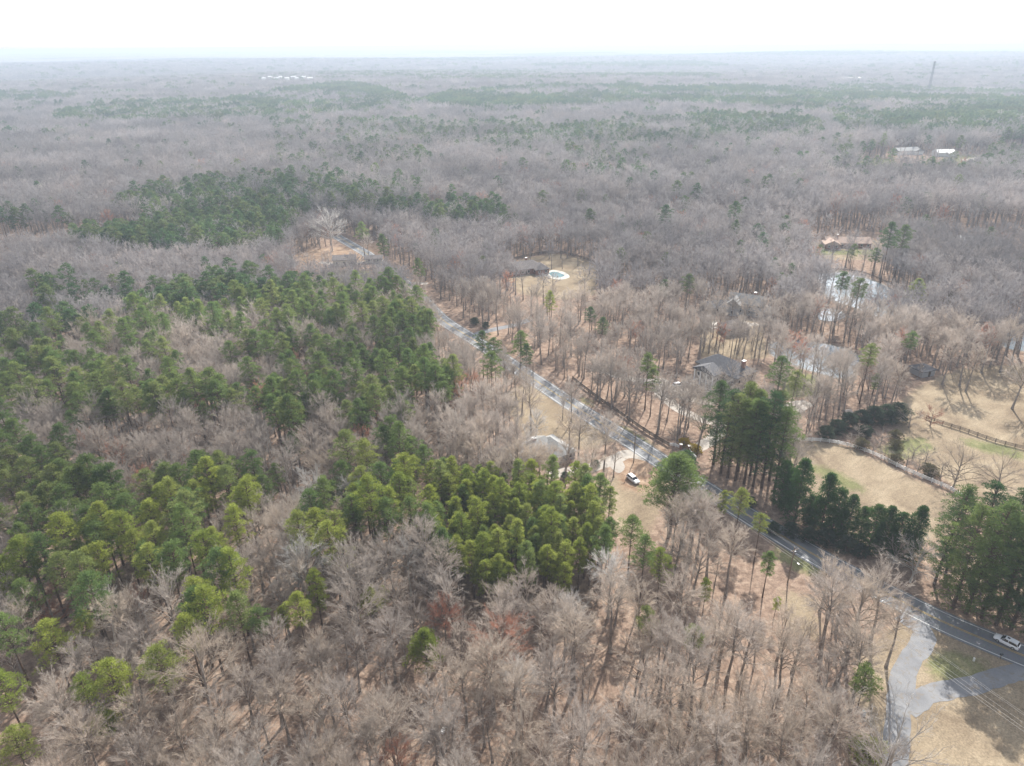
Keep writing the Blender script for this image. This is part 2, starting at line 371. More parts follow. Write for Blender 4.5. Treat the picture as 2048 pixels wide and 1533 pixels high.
DRIVES = {
 'driveway': [([(1338, 930), (1300, 925), (1262, 918), (1215, 928), (1160, 942), (1120, 948), (1085, 955)], 4.2, 'concrete'),
              ([(1222, 928), (1240, 934), (1245, 941)], 5.0, 'concrete')],
}
POND_A = [(1541, 690), (1560, 683), (1600, 682), (1635, 686), (1670, 693), (1700, 702), (1718, 716), (1712, 738), (1702, 752), (1672, 756), (1640, 747), (1600, 735), (1565, 722), (1543, 708)]
POND_B = [(1634, 548), (1680, 546), (1712, 552), (1760, 568), (1800, 588), (1850, 612), (1840, 628), (1790, 640), (1740, 628), (1700, 612), (1665, 600), (1645, 580)]
POND_D = [(2000, 668), (2040, 655), (2120, 652), (2150, 690), (2060, 702), (2010, 694)]
POND_E = [(1636, 628), (1650, 618), (1680, 622), (1690, 634), (1665, 642), (1640, 640)]
CLEAR = [  # ground without trees (pixels of the ground)
 ([(1150, 905), (1215, 880), (1330, 935), (1400, 985), (1330, 1010), (1300, 1060), (1255, 1075), (1215, 1010), (1180, 965), (1120, 960), (1050, 945), (1040, 900), (1090, 875)], 0.02),
 ([(1000, 790), (1060, 765), (1130, 800), (1260, 880), (1160, 900), (1080, 870), (1000, 850)], .3),
 ([(1570, 884), (1640, 880), (1700, 893), (1800, 943), (1935, 1005), (1900, 1070), (1840, 1090), (1750, 1040), (1620, 985), (1570, 940)], 0.0),
 ([(1790, 810), (1850, 765), (1930, 735), (2070, 735), (2100, 1010), (1950, 1010), (1890, 960), (1800, 905)], 0.0),
 ([(1620, 862), (1660, 850), (1800, 910), (1900, 970), (1880, 985), (1700, 900)], 0.0),
 ([(1005, 540), (1040, 520), (1110, 506), (1165, 518), (1195, 535), (1190, 590), (1130, 600), (1040, 590)], .12),
 ([(585, 515), (640, 498), (760, 486), (768, 525), (730, 545), (590, 545)], 0.02),
 ([(1525, 1075), (1655, 1150), (1720, 1200), (1640, 1205), (1590, 1240), (1570, 1190), (1530, 1110)], 0.1),
 ([(1560, 1150), (1640, 1200), (1600, 1300), (1555, 1250)], .35),
 ([(1790, 1240), (1870, 1230), (2060, 1310), (2100, 1600), (1760, 1600), (1770, 1500), (1790, 1400), (1720, 1330)], 0.0),
 ([(1700, 1230), (1800, 1240), (1760, 1400), (1750, 1533), (1640, 1533), (1650, 1350)], .45),
 ([(1340, 760), (1460, 730), (1600, 780), (1600, 840), (1500, 860), (1380, 830)], .15),
 ([(1400, 690), (1450, 680), (1470, 760), (1390, 780)], .5),
 ([(1395, 620), (1520, 600), (1540, 660), (1450, 670), (1395, 655)], .3),
 ([(1620, 470), (1760, 465), (1770, 535), (1620, 530)], .16),
 ([(1690, 320), (1780, 315), (1960, 308), (2048, 300), (2060, 335), (1900, 348), (1700, 342)], .12),
 ([(1800, 725), (1860, 725), (1865, 760), (1805, 760)], .1),
 ([(600, 540), (760, 530), (770, 575), (640, 580)], .4),
 ([(1400, 925), (1560, 985), (1750, 1060), (1900, 1100), (1900, 1190), (1700, 1130), (1500, 1035)], .02),
 ([(1840, 1060), (2060, 1060), (2100, 1300), (1950, 1260), (1850, 1200)], .08),
 ([(1235, 1000), (1330, 1000), (1330, 1090), (1250, 1100)], .12),
]
VIEW = [  # open views: crowns in front of these are rarer
 ([(1215, 935), (1330, 935), (1330, 1050), (1290, 1075), (1235, 1060), (1215, 1000)], .03),
 ([(1585, 890), (1700, 900), (1800, 945), (1930, 1010), (1880, 1060), (1800, 1050), (1620, 960)], .03),
 ([(1850, 760), (2060, 760), (2060, 1010), (1950, 1000), (1860, 850)], .06),
 ([(1535, 1060), (1660, 1120), (1650, 1170), (1640, 1220), (1580, 1180), (1540, 1120)], .08),
 ([(1820, 1230), (2048, 1290), (2048, 1533), (1800, 1533), (1850, 1350)], .06),
 ([(1560, 1150), (1650, 1200), (1640, 1290), (1580, 1260)], .4),
 ([(1540, 685), (1700, 695), (1715, 750), (1660, 750), (1560, 715)], .4),
 ([(1640, 548), (1740, 555), (1800, 600), (1700, 600)], .4),
 ([(1060, 760), (1100, 765), (1350, 920), (1320, 935), (1060, 790)], .15),
 ([(870, 612), (1010, 700), (1000, 720), (875, 650)], .12),
 ([(1395, 955), (1440, 970), (1545, 1035), (1540, 1075), (1400, 1000)], .04),
 ([(1015, 508), (1195, 508), (1185, 575), (1020, 570)], .2),
 ([(600, 495), (770, 484), (775, 532), (590, 535)], .05),
 ([(1640, 460), (1750, 465), (1750, 510), (1640, 510)], .4),
 ([(1720, 312), (1960, 305), (1960, 335), (1720, 340)], .08),
 ([(1050, 870), (1130, 880), (1130, 930), (1050, 930)], .5),
]
SPARSE = [([(880, 600), (1180, 560), (1500, 600), (1560, 700), (1480, 900), (1400, 900), (1280, 830), (1000, 690)], .62),
          ([(1200, 1150), (1750, 1200), (1700, 1540), (1150, 1540)], .66)]
ADD_CLEAR_CIRCLES = []   # (x, y, r) round buildings and cars

# crown-image polygons where the pines stand: (polygon, share, kind, region words)
PINES = [
 ([(860, 945), (900, 930), (1000, 945), (1060, 940), (1130, 935), (1185, 960), (1225, 1000), (1238, 1060), (1195, 1120), (1130, 1140), (1050, 1130), (960, 1155), (900, 1110), (850, 1060)], 1.0, 'young', 'the dense bright young pine stand below the driveway'),
 ([(0, 860), (60, 895), (130, 885), (180, 945), (260, 955), (300, 930), (370, 930), (460, 910), (540, 945), (490, 1010), (470, 1060), (500, 1130), (480, 1240), (430, 1250), (340, 1230), (330, 1165), (240, 1170), (190, 1230), (90, 1220), (0, 1170)], .86, 'lefty', 'the pine grove by the left edge'),
 ([(40, 765), (150, 742), (260, 745), (350, 770), (420, 755), (520, 780), (600, 790), (650, 830), (570, 850), (480, 805), (300, 815), (180, 835), (50, 810)], .74, 'mid', 'the band of pines left of the main pine wood'),
 ([(340, 555), (420, 540), (500, 540), (560, 560), (640, 550), (700, 580), (770, 555), (830, 570), (865, 620), (858, 690), (915, 735), (900, 800), (860, 850), (800, 840), (740, 850), (650, 800), (560, 780), (480, 730), (440, 680), (380, 640), (300, 610), (250, 590)], .60, 'mid', 'the main pine wood left of the road'),
 ([(60, 560), (330, 560), (360, 760), (60, 740)], .30, 'mid', 'the mixed wood behind the left band of pines'),
 ([(-60, 640), (60, 650), (70, 810), (-60, 830)], .6, 'mid', 'the mixed wood at the left edge'),
 ([(720, 890), (800, 870), (880, 900), (900, 935), (830, 960), (830, 1060), (770, 1080), (720, 1030), (680, 1100), (640, 1120), (600, 1080), (600, 1000), (650, 930)], .72, 'lefty', 'the loose pines between the left grove and the young stand'),
 ([(120, 430), (230, 400), (330, 370), (480, 352), (640, 350), (760, 352), (830, 370), (850, 400), (820, 420), (700, 410), (640, 405), (590, 430), (560, 470), (450, 485), (360, 485), (250, 485), (130, 470)], .68, 'mid', ''),
 ([(830, 400), (1000, 395), (1010, 430), (850, 435)], .5, 'mid', ''),
 ([(-60, 400), (90, 400), (90, 440), (-60, 470)], .5, 'mid', ''),
 ([(440, 198), (560, 180), (700, 165), (790, 185), (830, 205), (700, 205), (520, 218)], .9, 'mid', ''),
 ([(810, 205), (900, 185), (1100, 172), (1280, 172), (1290, 205), (1150, 212), (950, 218)], .95, 'mid', ''),
 ([(1290, 178), (1500, 174), (1700, 182), (1900, 188), (2110, 196), (2110, 262), (1900, 250), (1700, 225), (1500, 212), (1290, 205)], .95, 'mid', ''),
 ([(700, 262), (900, 250), (1000, 243), (1100, 255), (1300, 240), (1480, 245), (1500, 270), (1400, 290), (1200, 292), (1050, 300), (900, 290)], .55, 'mid', ''),
 ([(1370, 230), (1500, 233), (1620, 238), (1650, 268), (1590, 290), (1450, 275)], .75, 'mid', ''),
 ([(1660, 225), (2110, 235), (2110, 275), (1680, 262)], .65, 'mid', ''),
 ([(560, 240), (860, 240), (860, 330), (540, 330)], .26, 'mid', ''),
 ([(1130, 290), (1300, 290), (1310, 360), (1130, 350)], .35, 'mid', ''),
 ([(1640, 285), (2060, 280), (2060, 345), (1640, 340)], .25, 'mid', ''),
 ([(620, 120), (1100, 130), (1100, 160), (640, 160)], .35, 'mid', ''),
]

# ------------------------------------------------------------------ ground
def axis(lo, hi, s0, end):
    a = list(np.arange(lo, hi + .01, s0)); s = s0; v = hi
    while v < end: s *= 1.045; v += s; a.append(v)
    s = s0; v = lo; b = []
    while v > -end: s *= 1.045; v -= s; b.append(v)
    return np.array(b[::-1] + a)
gx = axis(-240, 300, 2.2, 17000); gy = axis(60, 560, 2.2, 17000)
X, Y = np.meshgrid(gx, gy); Z = terrain(X, Y)
nx, ny = len(gx), len(gy)
P3 = np.stack([X.ravel(), Y.ravel(), Z.ravel()], 1)
ix, iy, iz = project(P3)
front = iz > 20
def cov(poly): return (inside(ix, iy, poly) & front).astype(float)
straw = np.zeros(len(P3)); green = np.zeros(len(P3)); dirt = np.zeros(len(P3))
for p in ([(1570, 884), (1640, 880), (1700, 893), (1800, 943), (1935, 1005), (1900, 1070), (1840, 1090), (1750, 1040), (1620, 985), (1570, 940)],
          [(1790, 810), (1850, 765), (1930, 735), (2100, 725), (2150, 1030), (1950, 1010), (1890, 960), (1800, 905)],
          [(1005, 540), (1040, 520), (1110, 506), (1165, 518), (1200, 535), (1190, 590), (1130, 600), (1040, 590)],
          [(1180, 960), (1330, 940), (1400, 990), (1330, 1010), (1290, 1080), (1240, 1080)],
          [(1400, 640), (1520, 640), (1540, 720), (1400, 720)], [(1620, 485), (1760, 480), (1770, 520), (1620, 520)],
          [(1790, 1240), (1870, 1230), (2060, 1310), (2200, 1700), (1700, 1700), (1770, 1500), (1700, 1400), (1720, 1300)],
          [(1560, 1170), (1640, 1200), (1640, 1290), (1570, 1260)],
          [(1000, 790), (1060, 765), (1130, 800), (1260, 880), (1160, 900), (1050, 880)]): straw = np.maximum(straw, cov(p))
for p in ([(1600, 930), (1660, 935), (1760, 990), (1700, 985)], [(1900, 870), (2048, 900), (2060, 930), (1930, 890)], [(1740, 900), (1840, 870), (1880, 900), (1800, 920)],
          [(1220, 845), (1260, 860), (1330, 900), (1300, 905), (1230, 870)], [(1540, 1080), (1660, 1140), (1640, 1160), (1550, 1120)],
          [(1860, 1300), (1990, 1320), (2000, 1340), (1900, 1370), (1850, 1350)], [(1560, 740), (1640, 750), (1640, 790), (1560, 800)],
          [(1690, 320), (1780, 315), (1800, 340), (1700, 342)], [(1880, 312), (1970, 308), (1970, 325), (1890, 330)], [(640, 515), (680, 513), (690, 527), (650, 528)], [(640, 545), (740, 540), (740, 570), (640, 570)],
          [(1620, 500), (1760, 500), (1760, 510), (1620, 510)], [(1150, 790), (1190, 800), (1180, 820)]): green = np.maximum(green, cov(p))
for p in ([(585, 510), (640, 498), (760, 486), (768, 520), (700, 528), (600, 528)], [(1420, 985), (1500, 1020), (1700, 1110), (1690, 1125), (1500, 1040), (1420, 1000)],
          [(1230, 900), (1320, 925), (1300, 990), (1250, 985)], [(960, 655), (1010, 700), (1060, 735), (1030, 700), (990, 660)], [(1290, 880), (1345, 900), (1340, 915), (1300, 900)],
          [(1880, 1210), (2048, 1270), (2060, 1290), (1900, 1235)]): dirt = np.maximum(dirt, cov(p))
def blur(a, k=1):
    a = a.reshape(ny, nx)
    for _ in range(k):
        b = a.copy(); b[1:-1, 1:-1] = (a[1:-1, 1:-1] * 2 + a[:-2, 1:-1] + a[2:, 1:-1] + a[1:-1, :-2] + a[1:-1, 2:]) / 6; a = b
    return a.ravel()
me = bpy.data.meshes.new('ground')
idx = np.arange(nx * ny).reshape(ny, nx)
quads = np.stack([idx[:-1, :-1], idx[:-1, 1:], idx[1:, 1:], idx[1:, :-1]], -1).reshape(-1, 4)
me.vertices.add(len(P3)); me.vertices.foreach_set('co', P3.ravel())
me.loops.add(quads.size); me.loops.foreach_set('vertex_index', quads.ravel().astype(np.int32))
me.polygons.add(len(quads)); me.polygons.foreach_set('loop_start', np.arange(0, quads.size, 4, dtype=np.int32))
me.update(calc_edges=True); me.validate()
ca = me.color_attributes.new('cover', 'FLOAT_COLOR', 'POINT')
ca.data.foreach_set('color', np.stack([blur(straw, 2), blur(green, 2), blur(dirt, 2), np.ones(len(P3))], 1).ravel())
me.materials.append(M['ground'])
ground = obj('ground', me); ground['kind'] = 'structure'

# ------------------------------------------------------------------ road, drives, water
ge = Geo(); strip(ge, road_w, 3.9, -3.9, .05, M['asphalt'], .04); o = obj('road', ge); o['kind'] = 'structure'
for nm, a, b, m in (('road_edge_line', 3.32, 3.12, 'white_line'), ('road_edge_line', -3.12, -3.32, 'white_line'), ('road_centre_line', .26, .12, 'yellow_line'), ('road_centre_line', -.12, -.26, 'yellow_line')):
    ge = Geo(); strip(ge, road_w, a, b, .062, M[m]); obj(nm, ge)['kind'] = 'structure'
def drive(name, pts, wd, mat, z=.03, n=5):
    ge = Geo(); L = px_line(pts, n); strip(ge, L, wd / 2, -wd / 2, z, M[mat], wd * .03); obj(name, ge)['kind'] = 'structure'; return L
ROADS_W = [(road_w, 8.5)]
def dr(pts, wd, mat, z=.03): ROADS_W.append((drive('driveway', pts, wd, mat, z), wd / 2 + 1.6))
dr([(1300, 916), (1258, 908), (1225, 921), (1175, 938), (1130, 945), (1095, 950)], 5.0, 'concrete', .03)
sheet('parking_pad', [(1215, 918), (1238, 916), (1250, 935), (1238, 947), (1222, 936)], .036, M['concrete'], 3)
dr([(1331, 925), (1362, 912), (1400, 893), (1432, 872), (1440, 850), (1400, 838), (1360, 820), (1335, 800), (1320, 785), (1330, 770), (1322, 762), (1300, 763), (1270, 760), (1230, 750), (1190, 735)], 4.6, 'concrete', .03)
dr([(1440, 855), (1500, 842), (1555, 832), (1590, 818), (1620, 806)], 5.0, 'concrete', .036)
sheet('parking_pad', [(1335, 775), (1360, 768), (1400, 785), (1430, 800), (1425, 812), (1390, 806), (1350, 795)], .042, M['concrete'], 3)
sheet('parking_pad', [(1556, 812), (1590, 802), (1622, 806), (1610, 822), (1570, 838)], .042, M['concrete'], 3)
dr([(1800, 1230), (1845, 1262), (1842, 1290), (1815, 1330), (1800, 1390), (1795, 1450), (1790, 1533), (1790, 1600)], 4.5, 'concrete_cool', .03)
dr([(2080, 1340), (2010, 1350), (1960, 1368), (1900, 1380), (1850, 1392), (1810, 1420)], 4.2, 'concrete_cool', .036)
dr([(940, 672), (965, 665), (985, 660), (1030, 650), (1060, 640)], 4.0, 'concrete_cool')
sheet('parking_pad', [(1415, 650), (1432, 640), (1446, 646), (1444, 656), (1425, 660)], .036, M['patio'], 3)
dr([(855, 568), (800, 566), (740, 560), (690, 552), (640, 556)], 4.0, 'concrete')
dr([(640, 525), (690, 530), (745, 522), (765, 518)], 4.5, 'concrete')
dr([(1475, 642), (1490, 646), (1500, 650), (1515, 648)], 3.5, 'patio')
M['mud'] = paint('mud', (.11, .085, .06), .7, .4, .6)
for P_ in (POND_A, POND_B, POND_D, POND_E):
    cxp, cyp = sum(q[0] for q in P_) / len(P_), sum(q[1] for q in P_) / len(P_)
    sheet('mud_bank', [(cxp + (a - cxp) * 1.045 + (rng.uniform(-2, 2)), cyp + (b - cyp) * 1.09 + rng.uniform(-1, 1)) for a, b in P_], .03, M['mud'], 4)
    sheet('pond', P_, .05, M['water'], 4)
# far roads between the lawns
def far_road(pts, wd):
    L = smooth_line([tuple(gt(*p)) for p in pts], 5); ge = Geo(); T = np.gradient(L[:, :2], axis=0); T /= np.linalg.norm(T, axis=1)[:, None]
    N = np.stack([-T[:, 1], T[:, 0]], 1); A = L[:, :2] + N * wd / 2; B = L[:, :2] - N * wd / 2
    za = terrain(A[:, 0], A[:, 1]) + .35; zb = terrain(B[:, 0], B[:, 1]) + .35; n = len(L)
    ge.add(np.concatenate([np.c_[A, za], np.c_[B, zb]]), [(i, i + n, i + 1 + n, i + 1) for i in range(n - 1)], M['concrete'])
    obj('country_road', ge)['kind'] = 'structure'; ROADS_W.append((L, wd / 2 + 4))
far_road([(1925, 322), (1960, 316), (2000, 308), (2048, 300), (2100, 296)], 7)
far_road([(1740, 338), (1780, 336), (1830, 335), (1870, 332)], 6)

# ------------------------------------------------------------------ trees: the kinds
def unit(v): return v / (np.linalg.norm(v, axis=-1, keepdims=True) + 1e-9)
def twig_tris(P, D, L, W, r):
    """one thin pointed triangle per twig"""
    S = unit(np.cross(D, r.normal(size=D.shape)))
    w_ = (W / 2)[:, None]
    return np.stack([P - S * w_, P + S * w_, P + D * L[:, None]], 1)
def bare_tree(seed, h, cr_, n1=16, n2=8, n3=16, tw=.035, split=.42, narrow=1.0, droop=0.0, sides=4, spiky=.3):
    """winter tree: trunk, limbs bending out to a domed crown, branches, fine twigs"""
    r = np.random.default_rng(seed); tr = Geo(); cg = Geo()
    lean = r.normal(0, .03, 2) * h; z = np.linspace(0, 1, 8)
    wob = np.cumsum(r.normal(0, .010 * h, (8, 2)), 0); wob[0] = 0
    TP = np.c_[lean[0] * z + wob[:, 0] * z, lean[1] * z + wob[:, 1] * z, z * h * .86]
    rb = .013 * h + .05
    TR = rb * (1 - z) ** .8 + .025; TR[0] *= 1.35
    tr.tube(TP, TR, 6)
    def at(t): return np.array([np.interp(t, z, TP[:, k]) for k in range(3)])
    cz = h * (split + (1 - split) * .42); vh = h - cz; cen = at(min(cz / (h * .86), 1.0)); cen[2] = cz
    rx, ry = cr_ * r.uniform(.85, 1.15) * narrow, cr_ * r.uniform(.85, 1.15) * narrow
    P2 = []; D2 = []; L2 = []; az = r.uniform(0, 6.28)
    for i in range(n1):
        q = (i + .5) / n1; az += 2.4 + r.normal(0, .3)
        ct = 1 - 1.28 * q + r.normal(0, .06) - droop; ct = min(max(ct, -.35), 1); st = math.sqrt(1 - ct * ct)
        jag = r.uniform(1 - spiky, 1 + spiky * .45)
        tgt = cen + np.array([rx * st * math.cos(az), ry * st * math.sin(az), (vh if ct > 0 else h * .16) * ct]) * jag
        t = (split + (.80 - split) * (1 - q) * r.uniform(.5, 1)) / .86; t = min(t, .93); a0 = at(t)
        d = tgt - a0; L = float(np.linalg.norm(d)); k = 5; s = np.linspace(0, 1, k)
        ctrl = a0 + d * .45 + np.array([0, 0, .10 * L]) * (1 if ct < .8 else 0) + r.normal(0, .05 * L, 3)
        B = ((1 - s) ** 2)[:, None] * a0 + (2 * s * (1 - s))[:, None] * ctrl + (s ** 2)[:, None] * tgt
        B[1:-1] += r.normal(0, .02 * L, (k - 2, 3))
        r0 = float(np.interp(t, z, TR)) * .50
        cg.tube(B, r0 * (1 - s) + .018, sides)
        ss = np.sort(r.uniform(.30, 1, n2)); base = np.array([[np.interp(q_, s, B[:, c]) for c in range(3)] for q_ in ss])
        out = unit(base - cen + np.array([0, 0, .25 * vh]))
        dd = unit(out * .8 + unit(d)[None] * .45 + r.normal(0, .52, (n2, 3)))
        ll = (cr_ * narrow * .5 + .08 * h * narrow) * r.uniform(.45, .95, n2) * (1.15 - .45 * ss)
        for b_, e_, l_, s_ in zip(base, dd, ll, ss):
            m1 = b_ + e_ * l_ * .5 + r.normal(0, .06 * l_, 3); m2 = b_ + e_ * l_ + np.array([0, 0, .10 * l_])
            cg.tube([b_, m1, m2], [r0 * .36 * (1 - s_ * .5) + .008, r0 * .18 + .006, .005], 3)
        P2.append(base); D2.append(dd); L2.append(ll)
        P2.append(B[3:4]); D2.append(unit(d)[None]); L2.append(np.array([L * .3]))
    P2 = np.concatenate(P2); D2 = np.concatenate(D2); L2 = np.concatenate(L2)
    n = len(P2); a = np.repeat(np.arange(n), n3); s = r.uniform(.12, 1, len(a))
    P = P2[a] + D2[a] * (L2[a] * s)[:, None] + r.normal(0, .05, (len(a), 3))
    out = unit(P - cen + np.array([0, 0, .15 * vh]))
    D = unit(D2[a] * .6 + out * .45 + r.normal(0, .50, (len(a), 3)) + np.array([0, 0, .10]))
    L = r.uniform(.40, 1.15, len(a)) * (.55 + .45 * L2[a] / max(L2.mean(), .1)) * min(1.0, cr_ * narrow / 4.5 + .15)
    T1 = twig_tris(P, D, L, np.full(len(a), tw), r)
    b2 = r.permutation(len(a))[:len(a) // 2]
    Q = P[b2] + D[b2] * (L[b2] * .4)[:, None]; E = unit(D[b2] + r.normal(0, .5, (len(b2), 3)))
    T2 = twig_tris(Q, E, L[b2] * .7, np.full(len(b2), tw * .8), r)
    cg.tris(np.concatenate([T1, T2]).reshape(-1, 3))
    return tr, cg
def pine_tree(seed, h, cr_, base=.5, nb=46, tuft=70, ts=.5, tw=.17, shape='round', irregular=.25, lower=3):
    r = np.random.default_rng(seed); tr = Geo(); cg = Geo()
    z = np.linspace(0, 1, 6); lean = r.normal(0, .015, 2) * h
    TP = np.c_[lean[0] * z ** 2, lean[1] * z ** 2, z * h * .95]; TR = (.010 * h + .04) * (1 - z * .85); TR[0] *= 1.2
    tr.tube(TP, TR, 6)
    cen = []; rad = []; az = r.uniform(0, 6.28)
    for i in range(nb):
        q = (i + .5) / nb
        if shape == 'round': q = q ** .8; prof = math.sin(math.pi * min(1, (.16 + .80 * q))) ** .6
        elif shape == 'cone': prof = (1 - q) ** .55 * .95 + .08
        elif shape == 'oval': prof = math.sin(math.pi * (.2 + .75 * q)) ** .5
        elif shape == 'flat': prof = .45 + .55 * math.sin(math.pi * min(1, .1 + .75 * q)); q = .25 + .75 * q
        else: prof = math.sqrt(max(0, 1 - q * q)) * .95 + .05
        zz = base * h + (1 - base) * h * q
        az += 2.399 + r.normal(0, .5); rr = cr_ * prof * r.uniform(1 - irregular * 1.6, 1 + irregular * .6)
        f = math.sqrt(r.uniform(.22, 1)); c = np.array([math.cos(az) * rr * f, math.sin(az) * rr * f, zz + (.1 * rr * f)])
        if zz > h * .93: c[:2] *= .4
        c[:2] += lean * (zz / h) ** 2
        cen.append(c); rad.append(min(cr_ * r.uniform(.20, .32) + .18, r.uniform(1.0, 1.45)))
        s0 = np.array([lean[0] * (zz / h) ** 2, lean[1] * (zz / h) ** 2, max(zz - .35 * rr, .1)])
        cg.tube([s0, (s0 + c) / 2 + [0, 0, .05 * rr], c], [.05 + .003 * h, .04, .015], 3, M['bark_pine'])
    for i in range(lower):   # dead lower branches
        zz = h * r.uniform(.25, max(base, .3)); a_ = r.uniform(0, 6.28); l = r.uniform(.4, 1.4)
        cg.tube([[0, 0, zz], [math.cos(a_) * l, math.sin(a_) * l, zz + .2 * l]], [.04, .01], 3, M['bark_pine'])
    cen = np.array(cen); rad = np.array(rad); a = np.repeat(np.arange(nb), tuft)
    d = unit(r.normal(size=(len(a), 3))); d[:, 2] = np.abs(d[:, 2]) * .9 - .28
    P = cen[a] + d * (rad[a] * r.uniform(.25, 1.0, len(a)) ** .6)[:, None] * np.array([1, 1, .62])
    out = unit(cen[a] * [1, 1, 0] + 1e-6)
    D = unit(d * .9 + out * .35 + np.array([0, 0, .45]) + r.normal(0, .35, (len(a), 3)))
    T = twig_tris(P, D, ts * r.uniform(.6, 1.2, len(a)), np.full(len(a), tw), r)
    cg.tris(T, 'LEAF')
    return tr, cg

TREES_H = {}; TREES = {}     # name -> (trunk mesh, crown mesh, height)
def reg(name, tr, cg, h, leafm, barkm):
    cg.mats = [leafm if (m == 'LEAF' or m is None) else m for m in cg.mats] or [leafm]
    tr.mats = [barkm]
    TREES[name] = (tr.mesh(name + '_trunk'), cg.mesh(name + '_crown'), h)
for i, (h, c, n1, n2, n3, sp, nr) in enumerate([(24, 5.0, 20, 9, 23, .46, 1), (25, 4.4, 19, 9, 22, .52, 1), (22, 5.8, 24, 9, 22, .34, 1), (25, 3.6, 17, 8, 22, .5, 1), (21, 4.2, 19, 9, 22, .46, 1), (26, 6.0, 26, 9, 23, .40, 1), (23, 5.0, 15, 10, 24, .30, 1), (22, 4.6, 22, 9, 21, .56, 1)]):
    reg(f'bare{i}', *bare_tree(100 + i, h, c, n1, n2, n3, .036, sp, nr), h, M['twig_grey'], M['bark_grey'])
for i, (h, c) in enumerate([(15, 2.2), (13, 1.8), (17, 2.5)]):
    reg(f'sapling{i}', *bare_tree(140 + i, h, c, 9, 5, 12, .04, .35), h, M['twig_grey'], M['bark_grey'])
reg('field0', *bare_tree(160, 15, 7.5, 22, 8, 10, .04, .12, 1, .1), 15, M['twig_tan'], M['bark_grey'])
reg('field1', *bare_tree(161, 14, 6.5, 20, 8, 9, .04, .15, 1, .1), 14, M['twig_grey'], M['bark_grey'])
reg('oak', *bare_tree(162, 26, 13, 30, 11, 18, .07, .26, 1, .05), 26, M['twig_silver'], M['bark_pale'])
reg('sycamore', *bare_tree(163, 25, 9, 12, 7, 9, .05, .2, 1, 0), 25, M['twig_silver'], M['bark_pale'])
for i, (h, c) in enumerate([(24, 5.4), (22, 4.6), (26, 6.0), (21, 5.0)]):      # farther off
    reg(f'farbare{i}', *bare_tree(180 + i, h, c, 16, 6, 10, .11, .50, 1, 0, 3, .2), h, M['twig_far'], M['bark_grey'])
for i, (h, c, b, nb, sh, leaf) in enumerate([(17, 2.3, .42, 40, 'oval', 'pine_lime'), (15, 2.05, .40, 36, 'oval', 'pine_lime'), (18, 2.15, .5, 36, 'round', 'pine_lime'),
                                       (23, 4.1, .55, 54, 'round', 'pine_mid'), (25, 3.6, .6, 48, 'dome', 'pine_mid'), (21, 4.4, .52, 56, 'dome', 'pine_mid'), (24, 3.4, .55, 46, 'flat', 'pine_mid'), (22, 3.2, .5, 44, 'round', 'pine_mid')]):
    reg(f'pine{i}', *pine_tree(200 + i, h, c, b, nb, 78, .50, .16, sh), h, M[leaf], M['bark_pine'])
reg('farrust', *bare_tree(190, 20, 4.6, 16, 6, 11, .11, .4, 1, 0, 3, .2), 20, M['twig_rust'], M['bark_grey'])
reg('bigpine', *pine_tree(230, 22, 6.4, .40, 150, 95, .5, .16, 'dome', .3), 22, M['pine_mid'], M['bark_pine'])
reg('tallpine0', *pine_tree(231, 31, 4.8, .16, 110, 80, .5, .16, 'oval', .35, 4), 31, M['pine_deep'], M['bark_pine'])
reg('tallpine1', *pine_tree(232, 29, 4.2, .26, 95, 80, .5, .16, 'round', .4, 5), 29, M['pine_deep'], M['bark_pine'])
reg('fullpine', *pine_tree(234, 29, 5.2, .05, 130, 80, .5, .17, 'oval', .3, 0), 29, M['pine_deep'], M['bark_pine'])
reg('cedar0', *pine_tree(240, 14, 3.3, .04, 110, 95, .4, .15, 'cone', .12, 0), 14, M['cedar'], M['bark_pine'])
reg('cedar1', *pine_tree(241, 12, 3.1, .04, 100, 95, .4, .15, 'oval', .25, 0), 12, M['cedar'], M['bark_pine'])
reg('bush0', *pine_tree(250, 5.5, 3.4, .05, 70, 80, .42, .16, 'dome', .2, 0), 5.5, M['holly'], M['bark_grey'])
reg('bush1', *pine_tree(251, 2.0, 1.7, .02, 34, 60, .3, .12, 'dome', .2, 0), 2.0, M['scrub'], M['bark_grey'])
reg('bareshrub', *bare_tree(252, 4.5, 2.8, 12, 6, 10, .03, .05, 1, .1), 4.5, M['twig_grey'], M['bark_grey'])
for i, (h, c, b, sh) in enumerate([(23, 4.2, .52, 'round'), (21, 4.4, .5, 'dome'), (24, 3.7, .5, 'oval'), (20, 3.6, .5, 'round')]):
    reg(f'farpine{i}', *pine_tree(260 + i, h, c, b, 26, 30, 1.0, .42, sh, .25, 0), h, M['pine_deep'], M['bark_pine'])

def plant(name, kind, loc, s=1.0, rz=None, label='', cat='tree', group=None, leaf=None, bark=None, sx=1.0):
    tm, cm, h = TREES[kind]
    o = thing(name, label, cat, loc, random.uniform(0, 6.28) if rz is None else rz, group)
    o.scale = (s * sx, s * sx, s); TREES_H[o.name] = h * s
    t_ = obj('trunk', tm, o); c_ = obj('crown', cm, o)
    if leaf:
        k = [i for i, m in enumerate(cm.materials) if m.name != 'bark_pine'][0]
        c_.material_slots[k].link = 'OBJECT'; c_.material_slots[k].material = M[leaf]
    if bark: t_.material_slots[0].link = 'OBJECT'; t_.material_slots[0].material = M[bark]
    return o
